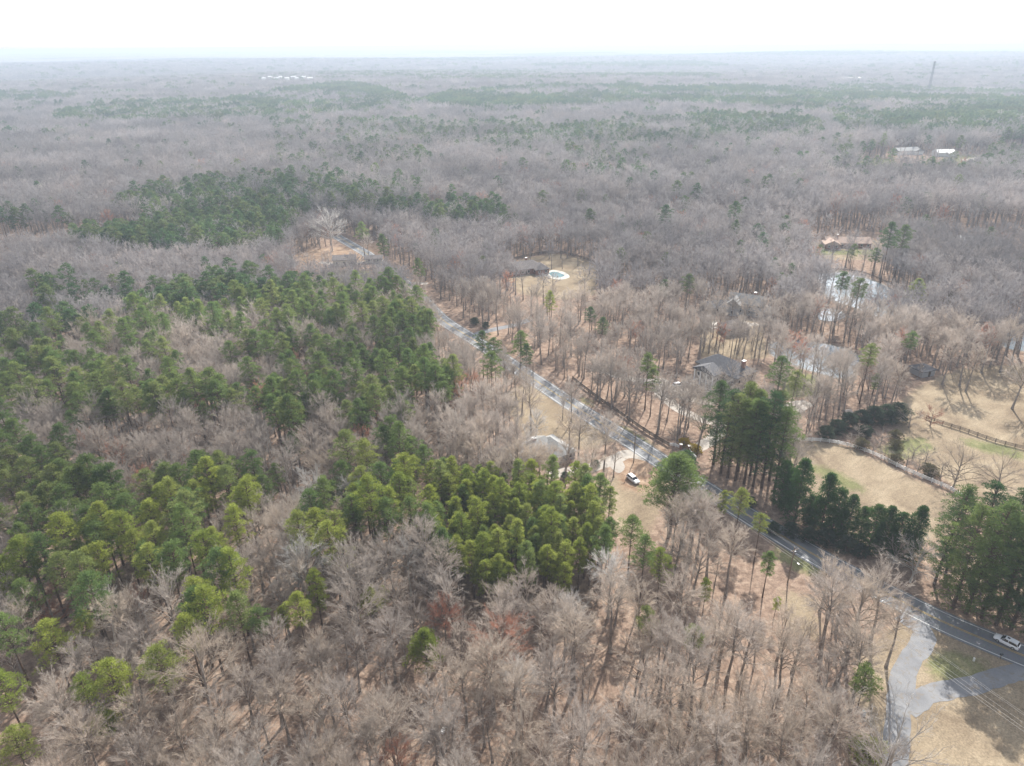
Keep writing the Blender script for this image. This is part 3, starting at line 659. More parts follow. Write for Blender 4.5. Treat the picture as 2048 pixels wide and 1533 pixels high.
# ------------------------------------------------------------------ cars
def loft(ge, st, m):
    """rings (x, [(y, z) ...]) mirrored across y"""
    V = []; n = len(st[0][1]) * 2
    for x, half in st:
        V += [(x, y, z) for y, z in half] + [(x, -y, z) for y, z in half[::-1]]
    F = []
    for i in range(len(st) - 1):
        for j in range(n): a = i * n + j; b = i * n + (j + 1) % n; F.append((a, a + n, b + n, b))
    F.append(tuple(range(n))); F.append(tuple(range((len(st) - 1) * n, len(st) * n))[::-1])
    ge.add(V, F, m)
def make_car(label, paintm, loc, rz, pickup=False, cat='car', group=None):
    t = thing('parked_car' if 'parked' in label else 'car', label, cat, loc, rz, group)
    ge = Geo()
    def ring(x, zb, zt, wb, wt, sh=.07): return (x, [(wb * .92, zb), (wb, zb + .15), (wb, (zb + zt) / 2), (wt, zt - sh), (wt * .9, zt)])
    if not pickup:
        L = [ring(-2.42, .48, .92, .74, .72), ring(-2.34, .32, 1.02, .88, .84), ring(-1.9, .30, 1.06, .94, .90), ring(-.6, .26, 1.04, .955, .92), ring(.9, .26, 1.02, .95, .91), ring(1.15, .28, 1.03, .95, .88), ring(1.9, .30, .93, .92, .84), ring(2.28, .34, .80, .86, .78), ring(2.42, .44, .66, .70, .66)]
    else:
        L = [ring(-2.8, .5, .98, .9, .88), ring(-2.7, .42, 1.1, .97, .95), ring(-.9, .4, 1.1, .98, .95), ring(.9, .4, 1.1, .98, .94), ring(1.3, .42, 1.12, .98, .92), ring(2.4, .44, 1.04, .95, .88), ring(2.7, .5, .82, .82, .8)]
    loft(ge, L, paintm); obj('body', ge.mesh('car_body', True), t)
    gg = Geo(); a0, a1, b0, b1 = (-2.22, 1.12, -1.85, .35) if not pickup else (-.95, 1.25, -.7, .6)
    zt = 1.62 if not pickup else 1.80; z0 = 1.0
    loft(gg, [(a0, [(.70, z0), (.84, z0), (.82, z0 + .05)]), (b0, [(.60, z0), (.86, z0), (.68, zt - .04)]), (b1, [(.60, z0), (.86, z0), (.68, zt - .04)]), (a1, [(.70, z0), (.84, z0), (.80, z0 + .05)])], M['glass'])
    obj('windows', gg.mesh('car_glass'), t)
    rg = Geo(); loft(rg, [(b0 - .10, [(.60, zt - .08), (.67, zt - .08), (.60, zt - .03)]), (b0 + .2, [(.66, zt - .06), (.72, zt - .06), (.62, zt + .05)]), (b1 - .3, [(.66, zt - .06), (.72, zt - .06), (.62, zt + .05)]), (b1 + .06, [(.58, zt - .10), (.66, zt - .10), (.58, zt - .04)])], paintm)
    for sy in (1, -1):
        for xa, xb in ((a1 - .05, b1), (-.35, -.38), (a0 + .05, b0)):
            if pickup and xa == -.35: continue
            rg.bar((xa, .85 * sy, z0 + .02), (xb, .70 * sy, zt - .05), .045, paintm)
        if not pickup: rg.bar((b0 + .1, .66 * sy, zt + .07), (b1 - .2, .66 * sy, zt + .07), .022, M['steel'])
    obj('roof', rg.mesh('car_roof'), t)
    if pickup:
        bg_ = Geo(); bg_.box((-1.85, 0, 1.07), (1.55, 1.55, .10), M['car_dark']); obj('bed', bg_, t)
    wx = (1.45, -1.45) if not pickup else (1.75, -1.75)
    for x in wx:
        for sy in (1, -1):
            wg = Geo(); wg.bar((0, -.13, 0), (0, .13, 0), .35, M['tyre'], 18)
            wo_ = obj('wheel', wg, t); wo_.location = (x, .86 * sy, .35)
            r_ = Geo(); r_.bar((0, -.01, 0), (0, .01, 0), .22, M['rim'], 12); ro = obj('rim', r_, wo_); ro.location = (0, .135 * sy, 0)
    xf, xr = (2.30, -2.36) if not pickup else (2.6, -2.76)
    for sy in (1, -1):
        hg = Geo(); hg.box((xf, .66 * sy, .76), (.18, .30, .14), M['lamp']); obj('headlight', hg, t)
        tg = Geo(); tg.box((xr, .74 * sy, .88), (.10, .18, .26), M['red_lens']); obj('tail_light', tg, t)
        mg = Geo(); mg.box((.85, 1.02 * sy, 1.08), (.14, .18, .13), paintm); obj('mirror', mg, t)
    return t
def heading(a, b):
    d = b - a; return math.atan2(d.y, d.x)
v = heading(g(2037, 1298), g(1986, 1272))
c1 = make_car('white estate car driving on the road near the right edge', M['car_white'], g(2012, 1288) + Vector((0, 0, .06)), v)
sg = Geo(); sg.box((-.15, 0, 1.71), (.5, .42, .02), M['glass']); obj('sunroof', sg, c1)
v2 = heading(g(1256, 948), g(1280, 967))
make_car('white parked car alone on the brown lawn below the driveway', M['car_white'], g(1266, 962), v2)
v3 = heading(g(1406, 975), g(1385, 962))
make_car('white pickup on the road, half hidden by the big round pine', M['car_white'], g(1396, 976) + Vector((0, 0, .06)), v3, True, 'pickup')
make_car('first white parked car from the left outside the columned mansion', M['car_white'], g(1357, 773), .3)
make_car('second parked car from the left outside the columned mansion', M['car_silver'], g(1373, 772), .2)
make_car('silver parked car in front, nearest the mansion lawn', M['car_silver'], g(1398, 790), .15)
make_car('rightmost white parked car below the mansion columns', M['car_white'], g(1412, 785), .25)
make_car('white parked car beside the dark hedge at the two stone houses', M['car_white'], g(1417, 637), 1.1)

# ------------------------------------------------------------------ houses
def roof_geo(ge, cx, cy, wx, wy, z, rise, kind, m, over=.5, th=.22):
    a, b = wx / 2 + over, wy / 2 + over
    if kind == 'x': rid = [(-a, 0), (a, 0)]
    elif kind == 'y': rid = [(0, -b), (0, b)]
    else:
        if wx >= wy: rid = [(-(a - b) - .01, 0), (a - b + .01, 0)]
        else: rid = [(0, -(b - a) - .01), (0, b - a + .01)]
    base = [(-a, -b), (a, -b), (a, b), (-a, b)]
    V = [(cx + x, cy + y, z) for x, y in base] + [(cx + x, cy + y, z - th) for x, y in base] + [(cx + x, cy + y, z + rise) for x, y in rid]
    if (kind == 'x') or (kind == 'hip' and wx >= wy): F = [(0, 1, 9, 8), (2, 3, 8, 9), (3, 0, 8), (1, 2, 9)]
    else: F = [(1, 2, 9, 8), (3, 0, 8, 9), (0, 1, 8), (2, 3, 9)]
    F += [(4, 5, 1, 0), (5, 6, 2, 1), (6, 7, 3, 2), (7, 4, 0, 3), (7, 6, 5, 4)]
    ge.add(V, F, m)
def house(label, loc, rz, wings, wall, roof, chim=None, cat='house', name='house', door=True, win=True, sill=1.0):
    t = thing(name, label, cat, loc, rz)
    wl = Geo()
    for k, (cx, cy, wx, wy, hh, rise, kind) in enumerate(wings):
        wl.box((cx, cy, hh / 2 - .003 * k), (wx, wy, hh), M[wall])
        if kind in 'xy':   # gable end walls
            a, b = wx / 2, wy / 2
            if kind == 'x': wl.add([(cx + s_ * (a - .01), cy + q, zz) for s_ in (-1, 1) for q, zz in ((-b, hh), (b, hh), (0, hh + rise * b / (b + .5)))], [(0, 1, 2), (3, 5, 4)], M[wall])
            else: wl.add([(cx + q, cy + s_ * (b - .01), zz) for s_ in (-1, 1) for q, zz in ((-a, hh), (a, hh), (0, hh + rise * a / (a + .5)))], [(0, 1, 2), (3, 5, 4)], M[wall])
        rg = Geo(); roof_geo(rg, cx, cy, wx, wy, hh + .02 * k, rise, kind, M[roof]); ro = obj('roof', rg, t)
        if win:
            floors = 2 if hh > 5 else 1
            for side in range(4):
                ln = wx if side < 2 else wy; n = max(1, int(ln / 3.4))
                for f_ in range(floors):
                    for i in range(n):
                        q = -ln / 2 + (i + .5) * ln / n; zc = 1.7 + 2.9 * f_
                        if side == 0: p, d = (cx + q, cy - wy / 2, zc), (1.1, .08, 1.4)
                        elif side == 1: p, d = (cx + q, cy + wy / 2, zc), (1.1, .08, 1.4)
                        elif side == 2: p, d = (cx - wx / 2, cy + q, zc), (.08, 1.1, 1.4)
                        else: p, d = (cx + wx / 2, cy + q, zc), (.08, 1.1, 1.4)
                        wg = Geo(); wg.box(p, (d[0] * 1.2 if d[0] > .5 else .06, d[1] * 1.2 if d[1] > .5 else .06, 1.62), M['white'])
                        w_ = obj('window', wg, t); pg = Geo(); pg.box(p, d, M['glass']); obj('pane', pg, w_)
    obj('wall', wl, t)
    for c_ in chim or []:
        cg = Geo(); cg.box((c_[0], c_[1], c_[2] / 2 + .5), (1.0, 1.3, c_[2]), M['wall_brick']); cg.box((c_[0], c_[1], c_[2] + .56), (1.2, 1.5, .14), M['roof_white']); obj('chimney', cg, t)
    if door:
        cx, cy, wx, wy = wings[0][:4]; dg = Geo(); dg.box((cx + .4, cy - wy / 2 - .05, 1.05), (1.0, .12, 2.1), M['wood_dark']); obj('door', dg, t)
    return t
def clear(p, r): ADD_CLEAR_CIRCLES.append((p.x, p.y, r))
rd = math.atan2(-.83, .55)
p = g(1080, 918); house('grey shingled low house behind bare trees above the young pines', p, rd, [(0, 5.5, 12, 7.5, 2.8, 2.4, 'hip'), (-3.5, -3.0, 9.5, 14, 2.8, 2.5, 'y')], 'wall_grey', 'roof_grey', [(-3.5, 0, 5.3)]); clear(p, 12)
# mansion with its portico
colp = [g(1389, 767), g(1397, 771), g(1410, 777), g(1420, 781), g(1442, 773)]
q0, q1 = colp[0], colp[3]; ang = math.atan2((q1 - q0).y, (q1 - q0).x)
ctr = (q0 + q1) / 2; nrm = Vector((-math.sin(ang), math.cos(ang), 0)); cc = ctr + nrm * 10 + Vector((math.cos(ang), math.sin(ang), 0)) * 2
mh = house('big dark roofed mansion with white columns behind the parked cars', cc, ang, [(0, 0, 19, 11, 6.6, 3.8, 'hip'), (-2, -7.7, 9.5, 4.6, 6.4, 2.4, 'y')], 'wall_stone', 'roof_dark', [(7, 1, 10.5)], name='mansion')
for x_ in (-6.3, -3.45, -.6, 2.3):
    kg = Geo(); kg.tube([(x_, -9.9, 0), (x_, -9.9, .35), (x_, -9.9, .36), (x_, -9.9, 5.7), (x_, -9.9, 5.72), (x_, -9.9, 6.0)], [.5, .5, .34, .28, .42, .42], 12, M['white'], True); obj('column', kg, mh)
clear(cc, 16); clear(ctr, 8)
p = g(1045, 545); house('long brown roofed house beside the kidney shaped pool', p, .35, [(0, 0, 22, 10, 3.2, 3.6, 'hip'), (-7, 5, 9, 12, 3.2, 3.4, 'y'), (9, -4, 8, 9, 3.0, 3.0, 'hip')], 'wall_brick', 'roof_brown', [(3, 2, 7.2)]); clear(p, 15)
p = g(1492, 625); house('grey stone house with pale gabled front, right of the driveway circle', p, -.5, [(0, 0, 16, 9, 5.6, 3.6, 'x'), (-5, -5, 6, 6, 5.4, 3.0, 'y'), (8, -2, 8, 8, 3.4, 2.6, 'hip')], 'wall_grey', 'roof_grey', [(3, 1, 9.6)]); clear(p, 13)
p = g(1467, 664); house('small grey roofed outbuilding below the stone house', p, .25, [(0, 0, 11, 8.5, 3.0, 3.0, 'hip')], 'wall_stone', 'roof_brown'); clear(p, 9)
p = g(1432, 622); house('dark low roof half hidden beside the white parked car', p, .2, [(0, 0, 14, 8, 3.0, 2.4, 'x')], 'wall_stone', 'roof_dark'); clear(p, 10)
p = g(1692, 492); house('ranch house with pinkish tan roof beyond the long pond', p, -.12, [(0, 0, 27, 10, 3.0, 2.8, 'x'), (-11, -5, 9, 9, 3.0, 2.4, 'y')], 'wall_brick', 'roof_tan', [(-6, 1, 6.4)]); clear(p, 17)
p = g(1843, 748); t = house('small grey hip roofed shed between bare trees above the pasture', p, .35, [(0, 0, 6.5, 6.0, 2.6, 1.9, 'hip')], 'wall_grey', 'roof_dark', name='shed', cat='shed', win=False); clear(p, 6)
p = g(1693, 832); t = house('tiny brown hut at the left end of the dark thicket', p, .3, [(0, 0, 1.8, 1.8, 1.7, .7, 'x')], 'wood_dark', 'roof_brown', name='hut', cat='hut', win=False, door=False)
p = g(690, 528); house('grey brown roofed barn in the orange clearing', p, .12, [(0, 0, 13, 8, 3.4, 2.2, 'x')], 'wall_cream', 'roof_brown', name='barn', cat='barn'); clear(p, 12)
p = g(748, 524); house('low cream building at the right end of the orange clearing', p, .1, [(0, 0, 10, 6, 2.6, 1.6, 'x')], 'wall_cream', 'roof_brown'); clear(p, 8)
FARH = [((1810, 308), 30, 14, 'roof_grey', 'large pale roofed building left of the far green lawn'), ((1886, 312), 20, 12, 'roof_white', 'far white house at the bend of the country road'),
        ((1588, 328), 14, 10, 'roof_white', 'small white house deep in the right wood'), ((1412, 278), 26, 12, 'roof_white', 'low white roof between pines, right of centre far off'),
        ((1638, 283), 20, 14, 'roof_white', 'white gabled house below the far pine belt'), ((1380, 220), 16, 12, 'roof_white', 'lone white house behind the far pine belt'),
        ((1800, 262), 18, 12, 'roof_white', 'white house below the pine belt near the lattice tower'), ((1680, 368), 18, 10, 'roof_white', 'white roof alone in the right bare wood'),
        ((1250, 405), 9, 12, 'roof_white', 'pale narrow roof in the bare wood above the pool house'), ((2030, 240), 30, 14, 'roof_white', 'pale building on the far right edge'),
        ((1560, 268), 22, 12, 'roof_grey', 'grey roofed house among the far right pines'), ((1945, 495), 20, 10, 'roof_white', 'white roofs glimpsed in the right hand wood'), ((1745, 370), 20, 10, 'roof_tan', 'tan roof in the right wood below the lawn')]
for (px, py), wd, dp, rf, lab in FARH:
    p = gt(px, py); house(lab, p, rng.uniform(-.4, .4), [(0, 0, wd, dp, 4.2, 3.0, 'x'), (wd * .3, -dp * .45, dp * .8, dp * .7, 4.0, 2.4, 'y')], 'wall_white', rf, win=False, door=False); clear(p, wd * .8)
for i in range(9):
    px = 530 + i * 11 + (i % 3) * 2; p = gt(px, 174 - (i % 2) * 3); o = house('', p, rng.uniform(-.3, .3), [(0, 0, 9 + 3 * (i % 3), 12, 24, 3, 'x')], 'wall_white', 'roof_white', name='apartment_block', cat='building', win=False, door=False)
    tag(o, ['leftmost', 'second', 'third', 'fourth', 'middle', 'sixth', 'seventh', 'eighth', 'rightmost'][i] + ' white block of the gleaming cluster near the upper left horizon', group='white blocks near the horizon'); clear(p, 14)
for px, py, wd in ((1540, 138, 60), (1474, 148, 40), (1700, 168, 60), (1918, 113, 70), (300, 133, 50), (240, 161, 40), (325, 136, 60)):
    p = gt(px, py); o = house('', p, rng.uniform(-.3, .3), [(0, 0, wd, 26, 16, 3, 'x')], 'wall_white', 'roof_white', name='far_building', cat='building', win=False, door=False)
    tag(o, {1540: 'pale far roof near the horizon, right of centre', 1474: 'small bright building just left of the pale far roofs', 1700: 'whitish building in the hazy wood left of the lattice tower', 1918: 'bright speck of a building highest near the right horizon', 300: 'bright roof near the left horizon', 240: 'lowest bright roof in the hazy left wood', 325: 'second bright roof near the left horizon'}[px]); clear(p, wd * .6)

# pools
def pool(px, label, decks):
    t = thing('swimming_pool', label, 'pool', g(*px))
    return t
for lab, deck, wat, z in (('kidney shaped pool with white deck behind the brown house', [(1092, 545), (1104, 541), (1122, 543), (1136, 549), (1138, 556), (1120, 560), (1104, 558), (1088, 552)], [(1097, 547), (1108, 544), (1120, 547), (1129, 552), (1118, 556), (1105, 554)], .05),
                          ('small oval pool with pale surround behind the tall roadside pines', [(1535, 802), (1545, 795), (1560, 798), (1565, 806), (1555, 813), (1540, 812)], [(1541, 803), (1549, 799), (1557, 802), (1557, 807), (1547, 809)], .05)):
    c0 = g(*wat[0]); t = thing('swimming_pool', lab, 'pool', c0)
    for nm, poly, zz, m in (('deck', deck, .10, 'patio'), ('water', wat, .13, 'pool_water')):
        P = smooth_line([tuple(g(*q) - c0) for q in poly + [poly[0]]], 4)[:-1]; n = len(P); ge = Geo()
        f = list(range(n)); ar = sum(P[i][0] * P[(i + 1) % n][1] - P[(i + 1) % n][0] * P[i][1] for i in f)
        if ar < 0: P = P[::-1]
        V = np.concatenate([np.c_[P[:, :2], np.full(n, zz)], np.c_[P[:, :2], np.full(n, zz - .1)]])
        ge.add(V, [tuple(f)] + [(i, i + n, (i + 1) % n + n, (i + 1) % n) for i in f], M[m]); obj(nm, ge, t)

# ------------------------------------------------------------------ fences, poles, wires, small things
def fence(label, pts, h, m, rails, gap, name='fence', r=.085, n=5):
    L = px_line(pts, n)[:, :2]; d = np.r_[0, np.cumsum(np.hypot(*np.diff(L, axis=0).T))]; k = int(d[-1] / gap); o0 = L[0]
    t = thing(name, label, 'fence', (o0[0], o0[1], 0)); S = np.linspace(0, d[-1], k + 1)
    Q = np.stack([np.interp(S, d, L[:, 0]), np.interp(S, d, L[:, 1])], 1) - o0
    for x, y in Q:
        pg = Geo(); pg.box((0, 0, h / 2 + .05), (r * 2.2, r * 2.2, h + .1), m); po = obj('post', pg, t); po.location = (x, y, 0)
    for z in rails:
        rg = Geo()
        for a, b in zip(Q[:-1], Q[1:]):
            c = (a + b) / 2; ln = math.hypot(*(b - a)); rg.box((c[0], c[1], z), (ln, r * .8, r * 2.6), m, math.atan2(b[1] - a[1], b[0] - a[0]))
        obj('rail', rg, t)
    return t
fence('long curved white board fence above the brown paddock', [(1575, 884), (1640, 884), (1700, 895), (1755, 915), (1800, 938), (1850, 960), (1895, 979), (1932, 1002)], 1.4, M['white'], (.45, .85, 1.25), 2.6)
fence('brown board fence crossing the sunlit right pasture', [(1852, 838), (1880, 848), (1930, 864), (1990, 885), (2060, 903), (2110, 918)], 1.4, M['wood_pole'], (.4, .8, 1.2), 2.6)
fence('dark board fence running beside the road before the mansion woods', [(1145, 760), (1190, 795), (1240, 830), (1290, 865), (1338, 894)], 1.5, M['wood_dark'], (.4, .75, 1.1, 1.4), 3.0, r=.09)
fence('dark fence curving behind the pool house yard', [(1030, 520), (1065, 512), (1110, 507), (1150, 514), (1180, 524), (1215, 540)], 1.7, M['wood_dark'], (.4, .8, 1.2, 1.6), 3.0, r=.10)
fence('far shore fence line behind the long pond', [(1630, 541), (1680, 541), (1720, 546), (1755, 558), (1800, 580)], 1.0, M['wood_dark'], (.5, .9), 4.0, r=.10)
fence('short white entrance fence left of the mansion driveway', [(1338, 893), (1350, 894), (1360, 899)], 1.3, M['white'], (.5, .9, 1.2), 1.8)
fence('short white entrance fence right of the mansion driveway', [(1378, 903), (1383, 912), (1392, 920)], 1.3, M['white'], (.5, .9, 1.2), 1.8)
for nm, p_ in (('left', (1361, 899)), ('right', (1378, 902))):
    pg = Geo(); pg.box((0, 0, .9), (.8, .8, 1.8), M['wall_brick']); pg.box((0, 0, 1.87), (.95, .95, .14), M['roof_white'])
    o = obj('gate_pillar', pg); o.location = g(*p_); tag(o, f'brick gate pillar ending the {nm} entrance fence of the mansion driveway', 'gate pillar')
for nm, p_ in (('left', (1368, 892)), ('right', (1390, 905))):
    plant('shrub', 'bush1', g(*p_), 1.25, label=f'yellow flowering shrub beside the {nm} entrance fence', cat='shrub', leaf='yellow_shrub')

POLES = [(1575, 1167), (1267, 926), (1066, 776)]
pw = [g(*p_) for p_ in POLES]
dirp = (pw[0] - pw[1]).normalized(); pw = [pw[0] + dirp * 62] + pw + [pw[2] + (pw[2] - pw[1])]
LB = ['utility pole beyond the right frame by the road', 'utility pole with crossarm and lamp beside the road, right of centre', 'thin utility pole between the driveway mouth and the road', 'utility pole by the bend of the road near the bare lawn', '']
wires = [(-1.1, 10.3), (0, 10.9), (1.1, 10.3), (.15, 8.2), (.15, 7.5)]
pd = math.atan2(dirp.y, dirp.x) + math.pi / 2
for i, p_ in enumerate(pw[:4]):
    if i == 0: continue
    t = thing('utility_pole', LB[i], 'utility pole', p_, pd)
    gg = Geo(); gg.tube([(0, 0, 0), (0, 0, 10.8)], [.17, .12], 8, M['wood_pole'], True); obj('pole', gg, t)
    gg = Geo(); gg.box((0, -.18, 10.1), (2.6, .12, .14), M['wood_pole']); obj('crossarm', gg, t)
    for x, z in wires[:3]:
        gg = Geo(); gg.tube([(x, -.18 if x else 0, z - .16 if x else 10.75), (x, -.18 if x else 0, z)], [.05, .04], 6, M['lamp'], True); obj('insulator', gg, t)
    if i == 1:
        gg = Geo(); gg.bar((0, 0, 7.0), (0, -1.6, 7.3), .04, M['steel']); gg.box((0, -1.8, 7.25), (.28, .55, .16), M['lamp']); obj('lamp', gg, t)
        gg = Geo(); gg.tube([(.42, 0, 8.6), (.42, 0, 9.5)], [.24, .24], 10, M['steel'], True); obj('transformer', gg, t)
cs, sn = math.cos(pd), math.sin(pd)
wl = ['left outer', 'top', 'right outer', 'upper communication', 'lowest communication']
for k, (x, z) in enumerate(wires):
    for i in range(3):
        a, b = pw[i], pw[i + 1]; A_ = np.array([a.x + cs * x, a.y + sn * x, z]); B_ = np.array([b.x + cs * x, b.y + sn * x, z]); s = np.linspace(0, 1, 17)[:, None]
        P = A_ * (1 - s) + B_ * s; P[:, 2] -= (4 * .9 * s * (1 - s))[:, 0]
        gg = Geo(); gg.tube(P, np.full(17, .015 if z > 9 else .022), 4, M['wire'])
        o = obj('power_line', gg); tag(o, wl[k] + ' wire ' + ['from the crossarm pole to the right edge over the drives', 'between the crossarm pole and the driveway pole', 'between the driveway pole and the bend pole'][i], 'wire', 'wires along the road')
t = thing('mailbox', 'black mailbox on a post at the edge of the road below the car', 'mailbox', g(2000, 1318))
gg = Geo(); gg.box((0, 0, .55), (.12, .12, 1.1), M['wood_dark']); obj('post', gg, t); gg = Geo(); gg.tube([(-.3, 0, 1.25), (.3, 0, 1.25)], [.18, .18], 8, M['car_dark'], True); obj('box', gg, t)
gg = Geo(); gg.tube([(0, 0, 0), (0, 0, .75), (0, 0, .9)], [.22, .22, .08], 10, M['lamp'], True); o = obj('utility_pedestal', gg); o.location = g(1947, 1322); tag(o, 'small white topped pedestal on the grass under the wires', 'pedestal')
gg = Geo()
for x, y in ((-1.6, -1.1), (1.6, -1.1), (1.6, 1.1), (-1.6, 1.1)): gg.box((x, y, 1.0), (.14, .14, 2.0), M['wood_pale'])
gg.box((0, 1.1, 1.9), (3.4, .12, .16), M['wood_pale']); gg.box((0, -1.1, 1.9), (3.4, .12, .16), M['wood_pale']); gg.box((0, 0, .9), (3.0, 2.0, .1), M['wood_dark'])
o = obj('wooden_stand', gg); o.location = g(838, 1425); o.rotation_euler.z = .4; tag(o, 'low wooden frame stand in the bare wood at the bottom', 'wooden stand')
gg = Geo(); gg.box((0, 0, .25), (1.6, .9, .4), M['white'], 0, .85); gg.box((.3, 0, .5), (.7, .8, .1), M['white']); o = obj('discarded_panel', gg); o.location = g(888, 1462); o.rotation_euler.z = .9; tag(o, 'white discarded panel lying between bare trees at the bottom', 'debris')
gg = Geo(); gg.box((0, 0, .6), (.7, .6, 1.1), M['car_white'], 0, .8); gg.box((0, 0, 1.18), (.5, .45, .08), M['pool_water']); o = obj('drum', gg); o.location = g(1726, 1432); tag(o, 'small white and blue drum at the foot of the pale forked tree', 'drum')
gg = Geo(); gg.box((0, 0, .5), (1.3, .1, .12), M['wood_pale'])
for x in (-.5, .5):
    gg.bar((x, -.3, 0), (x, 0, .5), .05, M['wood_pale']); gg.bar((x, .3, 0), (x, 0, .5), .05, M['wood_pale'])
o = obj('sawhorse', gg); o.location = g(1381, 793); o.scale = (2, 2, 2); tag(o, 'tan wooden trestle on the ground left of the silver parked car', 'trestle')
# lattice tower
p = gt(1853, 200); t = thing('lattice_tower', 'tall dark lattice mast rising over the far right pine belt', 'tower', p)
TH = 84
def tw_(z): return 2.6 - 1.7 * z / TH
gg = Geo()
for sx, sy in ((1, 1), (1, -1), (-1, -1), (-1, 1)):
    lg = Geo(); lg.bar((sx * tw_(0), sy * tw_(0), 0), (sx * tw_(TH), sy * tw_(TH), TH), .5, M['steel']); obj('leg', lg, t)
for i in range(20):
    za, zb = i * TH / 20, (i + 1) * TH / 20
    for (ax, ay), (bx, by) in (((1, 1), (1, -1)), ((1, -1), (-1, -1)), ((-1, -1), (-1, 1)), ((-1, 1), (1, 1))):
        gg.bar((ax * tw_(za), ay * tw_(za), za), (bx * tw_(zb), by * tw_(zb), zb), .15, M['steel'], 3)
        gg.bar((ax * tw_(zb), ay * tw_(zb), zb), (bx * tw_(zb), by * tw_(zb), zb), .12, M['steel'], 3)
obj('bracing', gg, t)
for z in (TH - 2, TH - 8, TH - 14):
    ag = Geo()
    for k in range(8): a_ = k * math.pi / 4; ag.box((2.4 * math.cos(a_), 2.4 * math.sin(a_), z), (.5, .5, 2.6), M['steel'])
    ag.box((0, 0, z), (4.6, .2, .2), M['steel']); ag.box((0, 0, z + .25), (.2, 4.6, .2), M['steel']); obj('antenna', ag, t)
# extra far tower visible above the middle haze

# ------------------------------------------------------------------ trees that stand out
EXPL = []
def ep(px, py, kind, s, label, leaf=None, base=None, cat='pine', sx=1.0, name='pine_tree'):
    h = TREES[kind][2] * s
    p = g(px, py, .74 * h) if base is None else g(*base)
    p = Vector((p.x, p.y, 0)); EXPL.append((p.x, p.y)); return plant(name, kind, p, s, label=label, cat=cat, leaf=leaf, sx=sx)
ep(1352, 955, 'bigpine', 1.08, 'big round pine standing at the road above the half hidden pickup', 'pine_mid', sx=1.22)
ep(1372, 925, 'bigpine', .62, 'small dark pine crown tucked behind the big round roadside pine', 'pine_deep')
tallb = [(1426, 930), (1441, 948), (1455, 956), (1470, 962), (1488, 968), (1506, 973), (1523, 976), (1500, 952), (1476, 943), (1538, 962), (1548, 985)]
wn = ['leftmost', 'second', 'third', 'fourth', 'middle', 'sixth', 'seventh', 'rear right', 'rear left', 'eighth', 'rightmost']
for (bx, by), w_ in zip(tallb, wn): ep(0, 0, 'tallpine0' if bx % 2 else 'tallpine1', .92 + .1 * random.random(), f'{w_} tall dark pine of the clump across from the round pine', 'pine_mid' if bx % 3 == 0 else 'pine_deep', (bx, by), sx=1.15)
ced = [(1560, 1012), (1588, 1044), (1575, 1025), (1640, 1066), (1662, 1072), (1690, 1082), (1735, 1103), (1762, 1106), (1788, 1115), (1818, 1122), (1612, 1052), (1714, 1092), (1676, 1080), (1750, 1108), (1803, 1121), (1776, 1112), (1626, 1060)]
ces = [1.2, 1.4, 1.15, 1.3, 1.2, 1.0, 1.15, 1.0, 1.1, 1.15, .8, .85, .8, .7, .75, .65, .85]
cw = ['first', 'tallest, fourth', 'second', 'fifth', 'sixth', 'seventh', 'eighth', 'ninth', 'tenth', 'last', 'short fourth', 'small, between sixth and seventh', 'small, between fifth and sixth', 'small, between seventh and eighth', 'small, next to last', 'smallest, below the ninth', 'small, left of the fifth']
for k, ((bx, by), s_, w_) in enumerate(zip(ced, ces, cw)): ep(0, 0, 'cedar0' if k % 2 else 'cedar1', s_, f'{w_} dense evergreen from the left in the row by the paddock', 'cedar', (bx, by), 'evergreen', .84, 'evergreen_tree')
rb = [(1868, 1170, 27), (1905, 1218, 29), (1932, 1228, 30), (1962, 1236, 29), (1992, 1250, 31), (2022, 1258, 29), (2052, 1268, 30), (1890, 1150, 24), (1940, 1175, 28), (1985, 1180, 29), (2030, 1195, 30), (2075, 1240, 30)]
rw = ['short left', 'first', 'second', 'third', 'fourth', 'fifth', 'sixth', 'small rear', 'rear left', 'rear middle', 'rear right', 'outermost']
for k, ((bx, by, hh), w_) in enumerate(zip(rb, rw)): ep(0, 0, ('tallpine0', 'fullpine')[k % 2], hh / 30, f'{w_} large pine in the dark stand above the driving white car', 'pine_mid' if k < 4 else 'pine_deep', (bx, by), sx=1.05)
